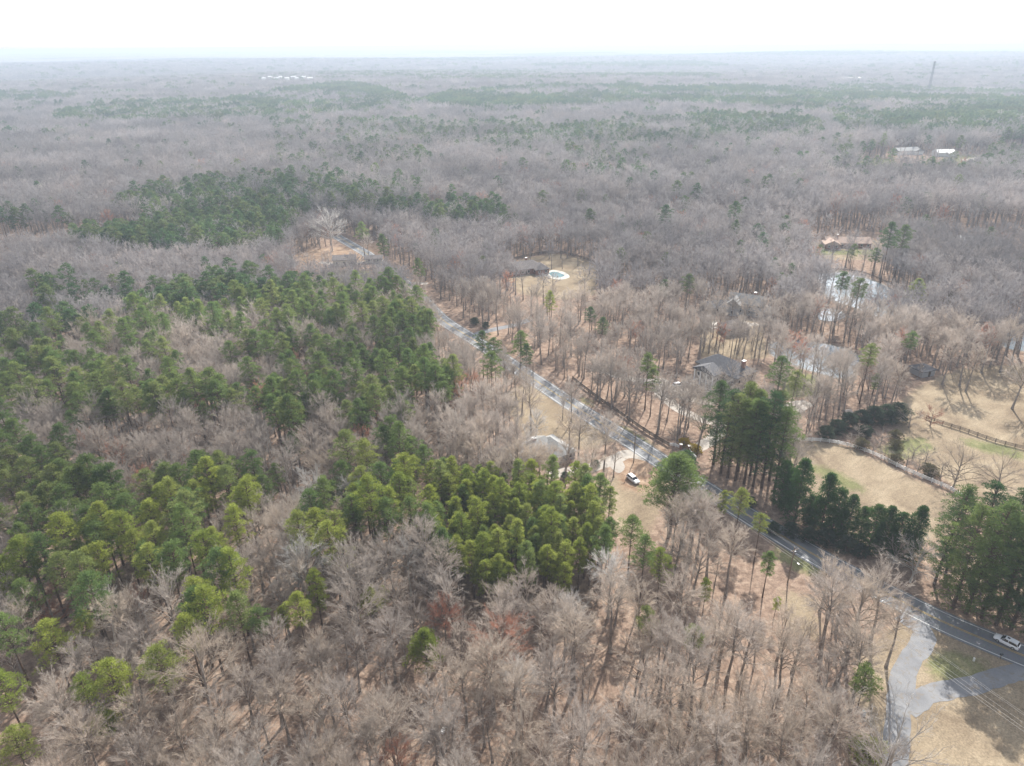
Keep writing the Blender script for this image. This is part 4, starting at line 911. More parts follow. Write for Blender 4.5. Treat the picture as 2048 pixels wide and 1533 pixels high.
for px, py, kind, s_, leaf, lab in [
    (1480, 1008, 'pine3', .72, 'pine_lime', 'light green pine crown hanging over the near edge of the road'),
    (1446, 1002, 'pine0', .7, 'pine_lime', 'small light pine left of the crown hanging over the road'),
    (1520, 1055, 'pine6', .62, 'pine_lime', 'thin open pine leaning over the road above the crossarm pole'),
    (1537, 1128, 'pine2', .75, 'pine_mid', 'narrow upright pine left of the crossarm pole'),
    (1412, 1178, 'pine0', .62, 'pine_lime', 'small narrow lime pine among bare trees left of the crossarm pole'),
    (1553, 1208, 'pine2', .42, 'pine_lime', 'tiny lime treetop below the narrow upright pine'),
    (322, 1340, 'pine3', .92, 'pine_lime', 'lime pine with open crown on a dark leaning trunk, lower left'),
    (222, 1360, 'pine5', .88, 'pine_lime', 'round light pine left of the open crowned lime pine, lower left'),
    (172, 1385, 'pine6', .66, 'pine_lime', 'thin yellow green pine left of the round light pine, lower left'),
    (205, 1440, 'bush1', 1.8, 'pine_lime', 'little yellow green tuft below the round light pine, lower left'),
    (632, 1176, 'pine0', 1.0, 'pine_lime', 'upright lime pine at the left foot of the dark shadowed gap'),
    (598, 1224, 'pine4', .78, 'pine_lime', 'broad lime pine just below the upright one at the shadowed gap'),
    (566, 1236, 'pine2', .7, 'pine_lime', 'small lime pine left of the broad one at the shadowed gap'),
    (742, 1200, 'pine5', .62, 'pine_lime', 'lime pine right of the shadowed gap, left of the grey bare crowns'),
    (768, 1192, 'pine2', .6, 'pine_lime', 'little lime pine top touching the grey bare crowns right of the gap'),
    (105, 1285, 'pine5', .9, 'pine_lime', 'round lime pine below the red budding tree'),
    (172, 1252, 'pine3', .6, 'pine_lime', 'small lime pine right of the red budding tree'),
    (20, 1275, 'pine4', .9, 'pine_mid', 'pine at the left edge below the left grove'),
    (12, 1385, 'pine3', .8, 'pine_lime', 'lime pine cut by the left edge, second from the bottom'),
    (30, 1490, 'pine5', .7, 'pine_lime', 'lime pine in the bottom left corner'),
    (850, 1290, 'bigpine', .62, 'pine_lime', 'lone round lime pine deep among the bottom bare crowns'),
    (380, 1275, 'pine4', .85, 'pine_lime', 'yellow green pine pair, left crown, beside the right end of the left grove'),
    (415, 1225, 'pine3', 1.0, 'pine_lime', 'large light pine at the lower right end of the left grove'),
    (478, 1225, 'pine7', .95, 'pine_mid', 'darker pine right of the large light pine at the grove end'),
    (1262, 1068, 'pine3', .8, 'pine_mid', 'pine at the right end of the young stand, below the brown clearing'),
    (1288, 1112, 'pine4', .8, 'pine_mid', 'thin crowned pine just right below the young stand'),
    (1322, 1128, 'pine5', .72, 'pine_lime', 'lighter pine right of the thin crowned pine below the clearing'),
    (1205, 1090, 'pine2', 1.1, 'pine_mid', 'slender pine at the lower right corner of the young stand'),
    (1740, 1495, 'bush1', 1.9, 'pine_lime', 'small lime sapling near the bottom, left of the pale forked tree'),
    (965, 688, 'pine3', .85, 'pine_deep', 'left pine of the dark group beside the upper road'),
    (990, 700, 'pine5', .85, 'pine_mid', 'middle pine of the dark group beside the upper road'),
    (982, 735, 'pine3', .95, 'pine_mid', 'lowest pine of the dark group beside the upper road'),
    (1040, 690, 'pine5', .95, 'pine_mid', 'bright pine on the far side of the upper road'),
    (1052, 712, 'pine7', .8, 'pine_deep', 'darker pine just below the bright one on the far side of the road'),
    (1100, 605, 'pine7', .85, 'pine_lime', 'lone light pine below the kidney shaped pool'),
    (1296, 738, 'pine6', .9, 'pine_mid', 'slim pine left of the mansion among bare trees'),
    (1306, 762, 'pine7', .85, 'pine_mid', 'lower slim pine left of the mansion'),
    (1562, 748, 'pine3', 1.0, 'pine_mid', 'round topped pine between the small oval pool and the pond'),
    (1590, 770, 'pine6', .8, 'pine_mid', 'smaller pine right of the round topped pine near the pond'),
    (1205, 655, 'pine3', .7, 'pine_deep', 'small dark pine in the bare wood, right of the upper road'),
    (1180, 632, 'pine3', .65, 'pine_deep', 'second small dark pine in the bare wood above the upper road'),
    (1738, 722, 'pine6', .95, 'pine_mid', 'tall thin pine at the right end of the near pond'),
    (1750, 765, 'pine2', .7, 'pine_mid', 'lower thin pine right below the near pond'),
    (1820, 690, 'pine6', .8, 'pine_mid', 'small pine left above the grey shed'),
    (1683, 572, 'pine6', 1.0, 'pine_deep', 'left umbrella shaped pine against the long pond'),
    (1716, 588, 'pine6', 1.05, 'pine_deep', 'right umbrella shaped pine against the long pond'),
    (1835, 578, 'bigpine', .8, 'pine_mid', 'wide bright pine at the right end of the long pond'),
    (1908, 592, 'bigpine', .5, 'scrub', 'yellowish evergreen right of the wide pine at the long pond'),
    (1515, 465, 'bigpine', .85, 'pine_deep', 'dark round pine left above the tan roofed ranch house'),
    (1470, 425, 'pine3', 1.1, 'pine_deep', 'lone dark pine in the wood, upper left of the dark round pine'),
    (1470, 458, 'pine7', .9, 'pine_deep', 'narrow dark pine left of the dark round pine'),
    (1332, 432, 'pine3', 1.1, 'pine_deep', 'lone dark pine right of the upper centre'),
    (1376, 572, 'pine3', .9, 'pine_deep', 'lone dark pine above the two stone houses'),
    (1780, 478, 'pine4', 1.3, 'pine_deep', 'left of the two tall pines right of the tan roofed ranch house'),
    (1806, 480, 'pine3', 1.25, 'pine_deep', 'right of the two tall pines right of the tan roofed ranch house'),
    (1180, 435, 'pine3', .9, 'pine_deep', 'small pine top in the bare wood above the pool house'),
    (767, 492, 'pine7', 1.1, 'pine_deep', 'dark pine at the right end of the orange clearing'),
    (724, 462, 'pine5', 1.0, 'pine_mid', 'flat topped pine right of the great pale oak'),
    (838, 540, 'pine4', .9, 'pine_mid', 'open pine just above the road where it leaves the pine wood')]:
    ep(px, py, kind, s_, lab, leaf)
N_EXPL_PINE = len([o for o in sc.objects if o.name.startswith('pine_tree')])
for i, (px, py, s_) in enumerate([(1650, 872, .8), (1672, 862, .9), (1696, 852, 1.0), (1720, 848, 1.05), (1745, 842, 1.1), (1770, 838, 1.1), (1795, 836, 1.15), (1730, 868, .7)]):
    p = g(px, py + 6); EXPL.append((p.x, p.y)); plant('evergreen_bush', 'bush0', p, s_, label=['leftmost', 'second', 'third', 'fourth', 'fifth', 'sixth', 'rightmost, largest', 'small front'][i] + ' bush of the dark grey green thicket behind the white fence', cat='bush', group='dark thicket behind the white fence')
for i, (px, py, s_) in enumerate([(950, 650, .62), (972, 656, .5)]):
    plant('evergreen_bush', 'bush0', g(px, py), s_, label=['left', 'right'][i] + ' dark round bush at the side road mouth above the upper road', cat='bush')
plant('evergreen_bush', 'bush0', g(1190, 935), .45, label='dark bush beside the driveway left of the bare yard tree', cat='bush')
plant('evergreen_bush', 'bush0', g(1130, 958), .4, label='dark bush by the corner of the grey shingled house', cat='bush')
HP = [(1700, 900), (1722, 905), (1745, 913), (1768, 924), (1790, 934), (1812, 942), (1835, 952), (1858, 958), (1880, 966), (1760, 900), (1790, 905), (1825, 925), (1850, 935), (1790, 885), (1715, 885)]
for i, (px, py) in enumerate(HP):
    k = ('bareshrub', 'bush1', 'bareshrub')[i % 3]; p = g(px, py - 8)
    plant('hedge_shrub', k, p, random.uniform(.8, 1.3) * (1.6 if k == 'bush1' else 1), label='scrubby half bare shrub in the hedge behind the white fence', cat='shrub', group='scrub hedge behind the white fence')
for i, (px, py, s_) in enumerate([(1545, 1075, .6), (1580, 1080, .7), (1615, 1090, .7), (1650, 1098, .8), (1690, 1112, .8), (1500, 1020, .5), (1720, 1120, .6)]):
    plant('evergreen_bush', 'bush0', g(px, py - 8), s_, label='dark shrub at the foot of the roadside evergreen row', cat='bush', group='shrubs below the roadside evergreens')

def eb(px, py, kind, s_, label, leaf=None, bark=None, rz=None, sx=1.0):
    p = g(px, py); EXPL.append((p.x, p.y)); return plant('bare_tree', kind, p, s_, rz, label, 'bare tree', None, leaf, bark, sx)
for px, py, kind, s_, leaf, lab in [
    (1905, 978, 'field0', 1.0, 'twig_tan', 'spreading bare tree at the right end of the white fence'),
    (1990, 1000, 'field1', 1.0, 'twig_grey', 'pale bare tree by the right edge behind the paddock'),
    (1884, 770, 'bare4', .95, 'twig_grey', 'first bare tree at the left of the pasture, casting a long shadow'),
    (1919, 772, 'bare3', .95, 'twig_grey', 'second bare tree from the left above the sunlit pasture'),
    (1931, 783, 'bare4', .9, 'twig_tan', 'third bare tree from the left above the sunlit pasture'),
    (1962, 745, 'bare1', .9, 'twig_grey', 'straight bare tree on the slope behind the third pasture tree'),
    (1913, 734, 'bare3', .9, 'twig_grey', 'slim bare tree highest on the pasture slope'),
    (2024, 818, 'bare2', 1.0, 'twig_grey', 'large bare tree near the right edge above the brown fence'),
    (2000, 745, 'bare0', .95, 'twig_tan', 'bare tree near the right edge on the upper slope'),
    (1860, 852, 'bareshrub', 1.5, 'twig_rust', 'small bare shrubby tree at the left end of the brown fence'),
    (1817, 856, 'bareshrub', 1.7, 'twig_grey', 'small bare tree at the right end of the dark thicket'),
    (665, 503, 'oak', 1.0, 'twig_silver', 'great pale spreading oak above the orange clearing'),
    (738, 522, 'bare4', .8, 'twig_grey', 'small bare tree standing in the orange clearing'),
    (1205, 962, 'bare1', .95, 'twig_grey', 'tall dark trunked bare tree between driveway and parked car'),
    (1158, 948, 'bare3', .9, 'twig_grey', 'straight bare tree at the left side of the driveway'),
    (1227, 955, 'sapling0', .8, 'twig_grey', 'small bare tree left beside the parked white car'),
    (1135, 930, 'bare3', .85, 'twig_tan', 'bare tree at the right corner of the grey shingled house'),
    (1130, 975, 'bare4', .8, 'twig_grey', 'bare tree standing above the young pines by the drive end'),
    (1314, 870, 'bare1', .95, 'twig_grey', 'dark bare trunk by the dark fence, nearest the entrance'),
    (1258, 842, 'bare0', .9, 'twig_grey', 'bare tree behind the middle of the dark fence'),
    (1394, 905, 'bare2', .9, 'twig_tan', 'crooked bare tree right of the entrance pillars'),
    (1070, 905, 'bare4', .75, 'twig_silver', 'pale bare tree hiding the left wing of the grey shingled house'),
    (1740, 1285, 'bare5', .85, 'twig_grey', 'tall pale bare tree reaching over the road at lower right'),
    (1690, 1330, 'bare2', 1.05, 'twig_tan', 'forked bare tree left of the gravel drive'),
    (1640, 1320, 'bare0', 1.0, 'twig_grey', 'bare tree with curved limbs below the crossarm pole'),
    (1772, 1335, 'bare1', .75, 'twig_grey', 'bare tree at the left edge of the gravel drive'),
    (1765, 1590, 'sycamore', .95, 'twig_silver', 'pale white forked tree over the grey drive at the bottom'),
    (1700, 1420, 'bare0', .95, 'twig_tan', 'bare tree beside the small white and blue drum'),
    (1405, 806, 'field1', .9, 'twig_silver', 'low pale bare tree in front of the left mansion columns'),
    (1432, 806, 'field0', .85, 'twig_silver', 'spreading pale bare tree in front of the mansion roof'),
    (1462, 790, 'field1', .9, 'twig_grey', 'grey bare tree right of the mansion columns'),
    (1052, 938, 'bare2', .65, 'twig_silver', 'pale bare tree in front of the left wing of the shingled house'),
    (1820, 1165, 'field1', .9, 'twig_silver', 'low twisting pale bare tree on the far side of the road'),
    (1780, 1140, 'field1', .7, 'twig_tan', 'low tangled bare tree between the road and the evergreens'),
    (115, 1262, 'bareshrub', 2.4, 'twig_rust', 'red budding small tree in the gap below the left grove'),
    (300, 1265, 'bare4', .62, 'twig_rust', 'orange tinted budding tree beside the left grove'),
    (232, 1285, 'bare2', .7, 'twig_silver', 'whitish spiky bare tree right of the round lime pine'),
    (435, 1470, 'bare2', 1.15, 'twig_tan', 'widest pale bare crown at lower left'),
    (612, 790, 'bareshrub', 3.0, 'twig_rust', 'dark red budding crown inside the main pine wood'),
    (1335, 1075, 'sapling0', .8, 'twig_silver', 'thin white forked bare tree at the bottom of the brown clearing'),
    (1385, 1190, 'bare2', .8, 'twig_grey', 'grey bare tree well below the big round pine')]:
    eb(px, py, kind, s_, lab, leaf, 'bark_pale' if leaf == 'twig_silver' else None)
N_EXPL_BARE = 42

# ------------------------------------------------------------------ the woods
def scatter(x0, x1, y0, y1, sp, jit=.42):
    xs = np.arange(x0, x1, sp); ys = np.arange(y0, y1, sp * .87)
    A, B = np.meshgrid(xs, ys); A = A + (np.arange(len(ys)) % 2)[:, None] * sp / 2
    A = A + rng.uniform(-jit, jit, A.shape) * sp; B = B + rng.uniform(-jit, jit, B.shape) * sp
    return A.ravel(), B.ravel()
def free(x, y, gap=0.0, explicit=True):
    z = terrain(x, y); bx, by, bz = project(np.c_[x, y, z]); k = np.ones(len(x))
    for poly, keep in SPARSE: k = np.where(inside(bx, by, poly), np.minimum(k, keep), k)
    for poly, keep in CLEAR: k = np.where(inside(bx, by, poly), np.minimum(k, keep), k)
    ok = rng.random(len(x)) < k
    if explicit is not None:
        for hh in (9.0, 15.0):
            vx, vy, vz = project(np.c_[x, y, z + hh])
            for poly, keep in VIEW: ok &= ~inside(vx, vy, poly) | (rng.random(len(x)) < math.sqrt(keep))
    for poly in (POND_A, POND_B, POND_D, POND_E):
        P = np.array([tuple(g(*q))[:2] for q in poly + [poly[0]]]); gp = [tuple(q) for q in P]
        ok &= ~inside(x, y, gp) & (seg_dist(x, y, P) > 2.0)
    for L, wd in ROADS_W: ok &= seg_dist(x, y, L[:, :2]) > wd + gap
    for cx, cy, r_ in ADD_CLEAR_CIRCLES: ok &= np.hypot(x - cx, y - cy) > r_
    if explicit:
        for cx, cy in EXPL: ok &= np.hypot(x - cx, y - cy) > 3.6
    return ok
def crown_px(x, y, hh=17.0):
    return project(np.c_[x, y, terrain(x, y) + hh])
def pine_region(cx, cy):
    reg_ = np.full(len(cx), -1)
    for i, (poly, sh, kd, wd_) in enumerate(PINES): reg_[(reg_ < 0) & inside(cx, cy, poly)] = i
    return reg_
def vnoise(x, y, s, seed=0):
    return (np.sin(x / s + seed + 1.7 * np.sin(y / s * .8 + seed)) + np.sin(y / s * 1.3 - seed * 2 + 1.3 * np.sin(x / s * .7 - seed)) + np.sin((x + y) / s * .61 + seed * 3)) / 3

cand = []   # x, y, kind, scale, species, region, dist, px, py
def keepview(cx, cy, cz, bot=1760): return (cz > 30) & (cx > -160) & (cx < 2210) & (cy < bot)
# young stand
x, y = scatter(-120, 140, 90, 260, 3.8); cx, cy, cz = crown_px(x, y, 12.5); rg = pine_region(cx, cy)
m_ = (rg == 0) & free(x, y, -1.5)
for a in np.nonzero(m_)[0]: cand.append([x[a], y[a], 'pine%d' % rng.integers(0, 3), rng.uniform(.76, 1.15), 'pine', 0, cx[a], cy[a]])
# everything else nearby
x, y = scatter(-420, 520, 55, 560, 5.7); cx, cy, cz = crown_px(x, y); rg = pine_region(cx, cy)
d = np.hypot(x, y); fr = free(x, y) & keepview(cx, cy, cz) & (d < 520) & (rg != 0)
bx, by, bz = project(np.c_[x, y, np.zeros(len(x))])
yc = inside(crown_px(x, y, 12.5)[0], crown_px(x, y, 12.5)[1], PINES[0][0])
for a in np.nonzero(fr & ~yc)[0]:
    r_ = rg[a]; share = PINES[r_][1] if r_ >= 0 else .025
    if rng.random() < share:
        k = PINES[r_][2] if r_ >= 0 else 'mid'
        kind = 'pine%d' % (rng.integers(3, 8)); cand.append([x[a], y[a], kind, rng.uniform(.78, 1.08) if r_ >= 0 else rng.uniform(.6, .85), 'pine', r_, cx[a], cy[a]])
    else:
        n_ = vnoise(x[a], y[a], 38, 2)
        kind = 'bare%d' % rng.integers(0, 8) if rng.random() < .8 else 'sapling%d' % rng.integers(0, 3)
        cand.append([x[a], y[a], kind, rng.uniform(.64, .88) * (1 + .08 * n_), 'bare', r_, cx[a], cy[a]])
# understorey saplings and thin trunks
ux, uy = scatter(-300, 360, 70, 400, 6.2); ucx, ucy, ucz = crown_px(ux, uy, 8); uf = free(ux, uy, 1.0) & keepview(ucx, ucy, ucz) & (rng.random(len(ux)) < .62)
ux, uy = ux[uf], uy[uf]

LAND = [(850, 1290, 'the lone round lime pine'), (115, 1240, 'the red budding tree'), (300, 1350, 'the open crowned lime pine'), (610, 1200, 'the shadowed gap'), (1045, 1050, 'the young pine stand'),
        (1267, 957, 'the lawn car'), (1355, 950, 'the big round pine'), (1585, 1120, 'the crossarm pole'), (1830, 1380, 'the grey drive fork'), (1090, 905, 'the grey shingled house'), (250, 1050, 'the left pine grove'),
        (450, 1400, 'the widest pale crown'), (838, 1420, 'the wooden frame stand'), (1500, 880, 'the tall pine clump'), (600, 680, 'the main pine wood'), (230, 790, 'the left band of pines'), (1740, 1495, 'the small lime sapling'), (1410, 1180, 'the small narrow lime pine'),
        (800, 980, 'the loose pines'), (1420, 740, 'the mansion'), (1262, 1075, 'the brown clearing foot'), (1950, 1120, 'the large right pine stand')]
def where(px, py):
    b = min(LAND, key=lambda q: math.hypot(q[0] - px, (q[1] - py) * 1.15)); dx, dy = px - b[0], py - b[1]; dd = math.hypot(dx, dy)
    a = (math.degrees(math.atan2(-dy, dx)) + 360) % 360
    w_ = ['right of', 'upper right of', 'above', 'upper left of', 'left of', 'lower left of', 'below', 'lower right of'][int((a + 22.5) // 45) % 8]
    return ('close ' if dd < 55 else '' if dd < 130 else 'well ') + w_ + ' ' + b[2]
HERO = []
for o_ in sc.objects:
    if o_.type == 'EMPTY' and o_.get('category') in ('pine', 'bare tree', 'evergreen', 'bush') and 'near woods' not in str(o_.get('group')):
        hh = TREES_H.get(o_.name, 16) ; q_ = project(np.array([[o_.location.x, o_.location.y, hh * .74]])); HERO.append((float(q_[0][0]), float(q_[1][0]), float(q_[2][0]), o_['category']))
keepc = []
for c in cand:
    q9 = project(np.array([[c[0], c[1], 9.0], [c[0], c[1], 15.0], [c[0], c[1], 19.0]])); bad = False
    for hx, hy, hz_, ct in HERO:
        if q9[2][0] < hz_ + 6 and c[4] == 'bare' or q9[2][0] < hz_ - 2:
            rr_ = (4300 if ct != 'bare tree' else 2600) / hz_
            if any(math.hypot(q9[0][k] - hx, q9[1][k] - hy) < rr_ * .95 for k in range(3)) and rng.random() < .85: bad = True; break
    if not bad: keepc.append(c)
print('cleared before standing-out trees', len(cand) - len(keepc)); cand = keepc
MASS = []
cdist = [math.hypot(c[0], c[1]) for c in cand]
order = sorted(range(len(cand)), key=lambda i: cdist[i])
left = {'pine': 298 - N_EXPL_PINE, 'bare': 298 - N_EXPL_BARE}
STUFF = {}     # proto kind -> list of (x, y, z, rot, scale)
LEAFW = {'pine_lime': 'lime', 'pine_mid': 'mid green', 'pine_deep': 'dark green', 'twig_grey': 'grey', 'twig_tan': 'tan', 'twig_silver': 'silvery', 'twig_rust': 'reddish'}
for i in order:
    x_, y_, kind, s_, sp, r_, px, py = cand[i]
    base = project(np.array([[x_, y_, 0.0]])); inframe = 8 < px < 2040 and py < 1515
    if inframe and left[sp] > 0:
        left[sp] -= 1; u = rng.random()
        if sp == 'pine':
            if r_ == 0: leaf = 'pine_lime' if u < .75 else 'pine_mid'
            elif cdist[i] < 215: leaf = 'pine_lime' if u < .5 else 'pine_mid'
            else: leaf = 'pine_mid' if u < .6 else ('pine_lime' if u < .8 else 'pine_deep')
            size = 'slender' if kind in ('pine0', 'pine1', 'pine2', 'pine7') else ('flat topped' if kind == 'pine6' else 'round topped')
            lab = f'{size} {LEAFW[leaf]} pine {where(px, py)}'
            if r_ == 0:
                col_ = ['far left', 'left', 'left of centre', 'right of centre', 'right', 'far right'][min(5, max(0, int((px - 850) / 65)))]
                row_ = ['at back edge', 'in second rank', 'in third rank', 'near front', 'at front edge'][min(4, max(0, int((py - 940) / 42)))]
                lab = f'{size} {LEAFW[leaf]} young pine {row_} of the stand, {col_}'
            MASS.append((lab, px, plant('pine_tree', kind, (x_, y_, 0), s_, label=lab, cat='pine', group='pines of the near woods', leaf=leaf)))
        else:
            leaf = 'twig_grey' if u < .68 else 'twig_tan' if u < .945 else 'twig_silver' if u < .985 else 'twig_rust'
            size = 'slim' if kind.startswith('sap') else ('broad' if kind in ('bare0', 'bare2', 'bare5', 'bare6') else 'upright')
            lab = f'{size} {LEAFW[leaf]} bare tree {where(px, py)}'
            MASS.append((lab, px, plant('bare_tree', kind, (x_, y_, 0), s_, sx=1.06, label=lab, cat='bare tree', group='bare trees of the near woods', leaf=leaf, bark='bark_pale' if leaf == 'twig_silver' else None)))
    else:
        k2 = kind
        if cdist[i] > 330: k2 = ('farpine%d' if sp == 'pine' else 'farbare%d') % rng.integers(0, 4)
        if sp == 'bare' and rng.random() < .03: k2 = 'farrust'
        STUFF.setdefault(('pine_forest' if sp == 'pine' else 'bare_forest', k2), []).append((x_, y_, 0.0, rng.uniform(0, 6.28), s_))
by_lab = {}
for lab, px, o_ in MASS: by_lab.setdefault(lab, []).append((px, o_))
for nm_ in ('hedge_shrub', 'evergreen_bush'):
    for o_ in sc.objects:
        if o_.name.startswith(nm_) and o_.get('group') in ('scrub hedge behind the white fence', 'shrubs below the roadside evergreens'):
            by_lab.setdefault(o_['label'], []).append((o_.location.x, o_))
NTH = ['first', 'second', 'third', 'fourth', 'fifth', 'sixth', 'seventh', 'eighth', 'ninth', 'tenth', 'eleventh', 'twelfth', 'thirteenth', 'fourteenth', 'fifteenth', 'sixteenth', 'seventeenth', 'eighteenth', 'nineteenth', 'twentieth', 'twenty-first', 'twenty-second', 'twenty-third', 'twenty-fourth']
for lab, L_ in by_lab.items():
    if len(L_) < 2: continue
    for k, (px, o_) in enumerate(sorted(L_, key=lambda q: q[0])):
        o_['label'] = lab + (', leftmost' if k == 0 else ', rightmost' if k == len(L_) - 1 else ', ' + NTH[min(k, 23)] + ' from left')
        for cut in (' well ', ' close ', ' topped', ' bright', ' round', ' left ', ' the '):
            if len(o_['label'].split()) > 16: o_['label'] = o_['label'].replace(cut, ' ' if cut[-1] == ' ' else '', 1)
for a in range(len(ux)): STUFF.setdefault(('undergrowth', 'sapling%d' % rng.integers(0, 3) if rng.random() < .45 else 'bareshrub'), []).append((ux[a], uy[a], 0.0, rng.uniform(0, 6.28), rng.uniform(.4, .75)))
# middle distance
x, y = scatter(-900, 1000, 480, 1080, 7.2); cx, cy, cz = crown_px(x, y); rg = pine_region(cx, cy); d = np.hypot(x, y)
fr = free(x, y, 0, False) & keepview(cx, cy, cz) & (d >= 520) & (d < 1080); zz = terrain(x, y)
vn = vnoise(x, y, 120, 1); mixn = np.clip(1.0 + .8 * vnoise(x, y, 34, 7), .15, 1.15)
for a in np.nonzero(fr)[0]:
    sh = PINES[rg[a]][1] * mixn[a] if rg[a] >= 0 else (.03 + .12 * max(0, vn[a] - .35))
    pn = rng.random() < sh
    STUFF.setdefault(('pine_forest', 'farpine%d' % rng.integers(0, 4)) if pn else ('bare_forest', 'farbare%d' % rng.integers(0, 4) if rng.random() < .975 else 'farrust'), []).append((x[a], y[a], zz[a], rng.uniform(0, 6.28), rng.uniform(.8, 1.15)))
# far: clumps of six trees
def patch(kind, seed):
    r = np.random.default_rng(seed); G = Geo()
    for k in range(6):
        ox, oy = (k % 3 - 1) * 6 + r.uniform(-2, 2), (k // 3 - .5) * 8.5 + r.uniform(-2, 2)
        if kind == 'bare': tr, cg = bare_tree(seed * 10 + k, r.uniform(18, 26), r.uniform(4.2, 6), 10, 4, 7, .34, .5, 1, 0, 3, .15); mb, ml = M['bark_grey'], M['twig_far']
        else: tr, cg = pine_tree(seed * 10 + k, r.uniform(19, 25), r.uniform(3.4, 4.4), .45, 16, 14, 1.7, .95, 'round', .25, 0); mb, ml = M['bark_pine'], M['pine_deep']
        for V_ in tr.V: V_ += [ox, oy, 0]
        for V_ in cg.V: V_ += [ox, oy, 0]
        n0 = 0
        G.add(np.concatenate(tr.V), tr.F, mb); G.add(np.concatenate(cg.V), cg.F, ml)
    return G.mesh(kind + '_clump')
PATCH = {f'{k}patch{i}': patch(k, 300 + i + (10 if k == 'pine' else 0)) for k in ('bare', 'pine') for i in range(3)}
x, y = scatter(-2700, 2800, 900, 3700, 17.0, .25); cx, cy, cz = crown_px(x, y); rg = pine_region(cx, cy); d = np.hypot(x, y)
fr = free(x, y, 0, False) & keepview(cx, cy, cz) & (d >= 1080) & (d < 3650); zz = terrain(x, y); vn = vnoise(x, y, 210, 4); mixn = np.clip(.86 + 1.1 * vnoise(x, y, 75, 9), .06, 1.1)
for a in np.nonzero(fr)[0]:
    sh = PINES[rg[a]][1] * mixn[a] if rg[a] >= 0 else (.05 if vn[a] < .42 else .55)
    pn = rng.random() < sh
    STUFF.setdefault(('pine_forest', 'pinepatch%d' % rng.integers(0, 3)) if pn else ('bare_forest', 'barepatch%d' % rng.integers(0, 3)), []).append((x[a], y[a], zz[a] - .5, rng.uniform(0, 6.28), rng.uniform(.9, 1.12)))

x, y = scatter(-4600, 4700, 3300, 6600, 26, .3); cx, cy, cz = crown_px(x, y); d = np.hypot(x, y)
fr = keepview(cx, cy, cz) & (d >= 3650) & (d < 6500); zz = terrain(x, y); vn = vnoise(x, y, 330, 4)
for a in np.nonzero(fr)[0]:
    pn = rng.random() < (.05 if vn[a] < .36 else .7)
    STUFF.setdefault(('pine_forest', 'pinepatch%d' % rng.integers(0, 3)) if pn else ('bare_forest', 'barepatch%d' % rng.integers(0, 3)), []).append((x[a], y[a], zz[a] - .5, rng.uniform(0, 6.28), rng.uniform(1.15, 1.6)))
def merged(kind):
    if kind in PATCH: return PATCH[kind]
    tm, cm, h = TREES[kind]; bm = bmesh.new(); bm.from_mesh(tm); n = len(tm.materials)
    k0 = len(bm.faces); bm.from_mesh(cm); bm.faces.ensure_lookup_table()
    for f in bm.faces[k0:]: f.material_index += n
    me = bpy.data.meshes.new(kind + '_whole'); bm.to_mesh(me); bm.free()
    for m in list(tm.materials) + list(cm.materials): me.materials.append(m)
    return me
PROTO = {}
def proto(kind):
    if kind not in PROTO:
        o = bpy.data.objects.new(kind + '_source', merged(kind)); C.objects.link(o); o.hide_render = True; o.hide_viewport = False; o['kind'] = 'helper'; PROTO[kind] = o
        o.location = (0, 0, -60); 
    return PROTO[kind]
def build_stuff(name, label, cat):
    kinds = sorted(k for n, k in STUFF if n == name)
    P = []; rot = []; scl = []; pick = []
    for i, k in enumerate(kinds):
        for q in STUFF[(name, k)]: P.append(q[:3]); rot.append((0, 0, q[3])); scl.append(q[4]); pick.append(i)
    me = bpy.data.meshes.new(name); me.vertices.add(len(P)); me.vertices.foreach_set('co', np.array(P, float).ravel())
    for nm, ty, arr in (('rot', 'FLOAT_VECTOR', np.array(rot)), ('scl', 'FLOAT', np.array(scl)), ('pick', 'INT', np.array(pick, np.int32))):
        at = me.attributes.new(nm, ty, 'POINT'); at.data.foreach_set('vector' if ty == 'FLOAT_VECTOR' else 'value', arr.ravel())
    o = obj(name, me); tag(o, label, cat, kind='stuff')
    ng = bpy.data.node_groups.new(name + '_nodes', 'GeometryNodeTree')
    ng.interface.new_socket('Geometry', in_out='INPUT', socket_type='NodeSocketGeometry'); ng.interface.new_socket('Geometry', in_out='OUTPUT', socket_type='NodeSocketGeometry')
    N = ng.nodes; gi = N.new('NodeGroupInput'); go = N.new('NodeGroupOutput'); jn = N.new('GeometryNodeJoinGeometry')
    def attr(nm, ty): a = N.new('GeometryNodeInputNamedAttribute'); a.data_type = ty; a.inputs['Name'].default_value = nm; return a
    ar, as_, ap = attr('rot', 'FLOAT_VECTOR'), attr('scl', 'FLOAT'), attr('pick', 'INT')
    for i, k in enumerate(kinds):
        cmpn = N.new('FunctionNodeCompare'); cmpn.data_type = 'INT'; cmpn.operation = 'EQUAL'; ng.links.new(ap.outputs['Attribute'], cmpn.inputs[2]); cmpn.inputs[3].default_value = i
        oi = N.new('GeometryNodeObjectInfo'); oi.inputs['Object'].default_value = proto(k); oi.transform_space = 'ORIGINAL'
        ip = N.new('GeometryNodeInstanceOnPoints'); ng.links.new(gi.outputs[0], ip.inputs['Points']); ng.links.new(cmpn.outputs[0], ip.inputs['Selection']); ng.links.new(oi.outputs['Geometry'], ip.inputs['Instance'])
        ng.links.new(ar.outputs['Attribute'], ip.inputs['Rotation']); ng.links.new(as_.outputs['Attribute'], ip.inputs['Scale']); ng.links.new(ip.outputs[0], jn.inputs[0])
    ng.links.new(jn.outputs[0], go.inputs[0])
    md = o.modifiers.new('spread', 'NODES'); md.node_group = ng
    print(name, len(P)); return o
build_stuff('pine_forest', 'farther pines merging into green patches and belts', 'pine wood')
build_stuff('bare_forest', 'endless bare grey brown winter wood reaching to the horizon', 'bare wood')
build_stuff('undergrowth', 'thin bare saplings and brush under the near trees', 'undergrowth')

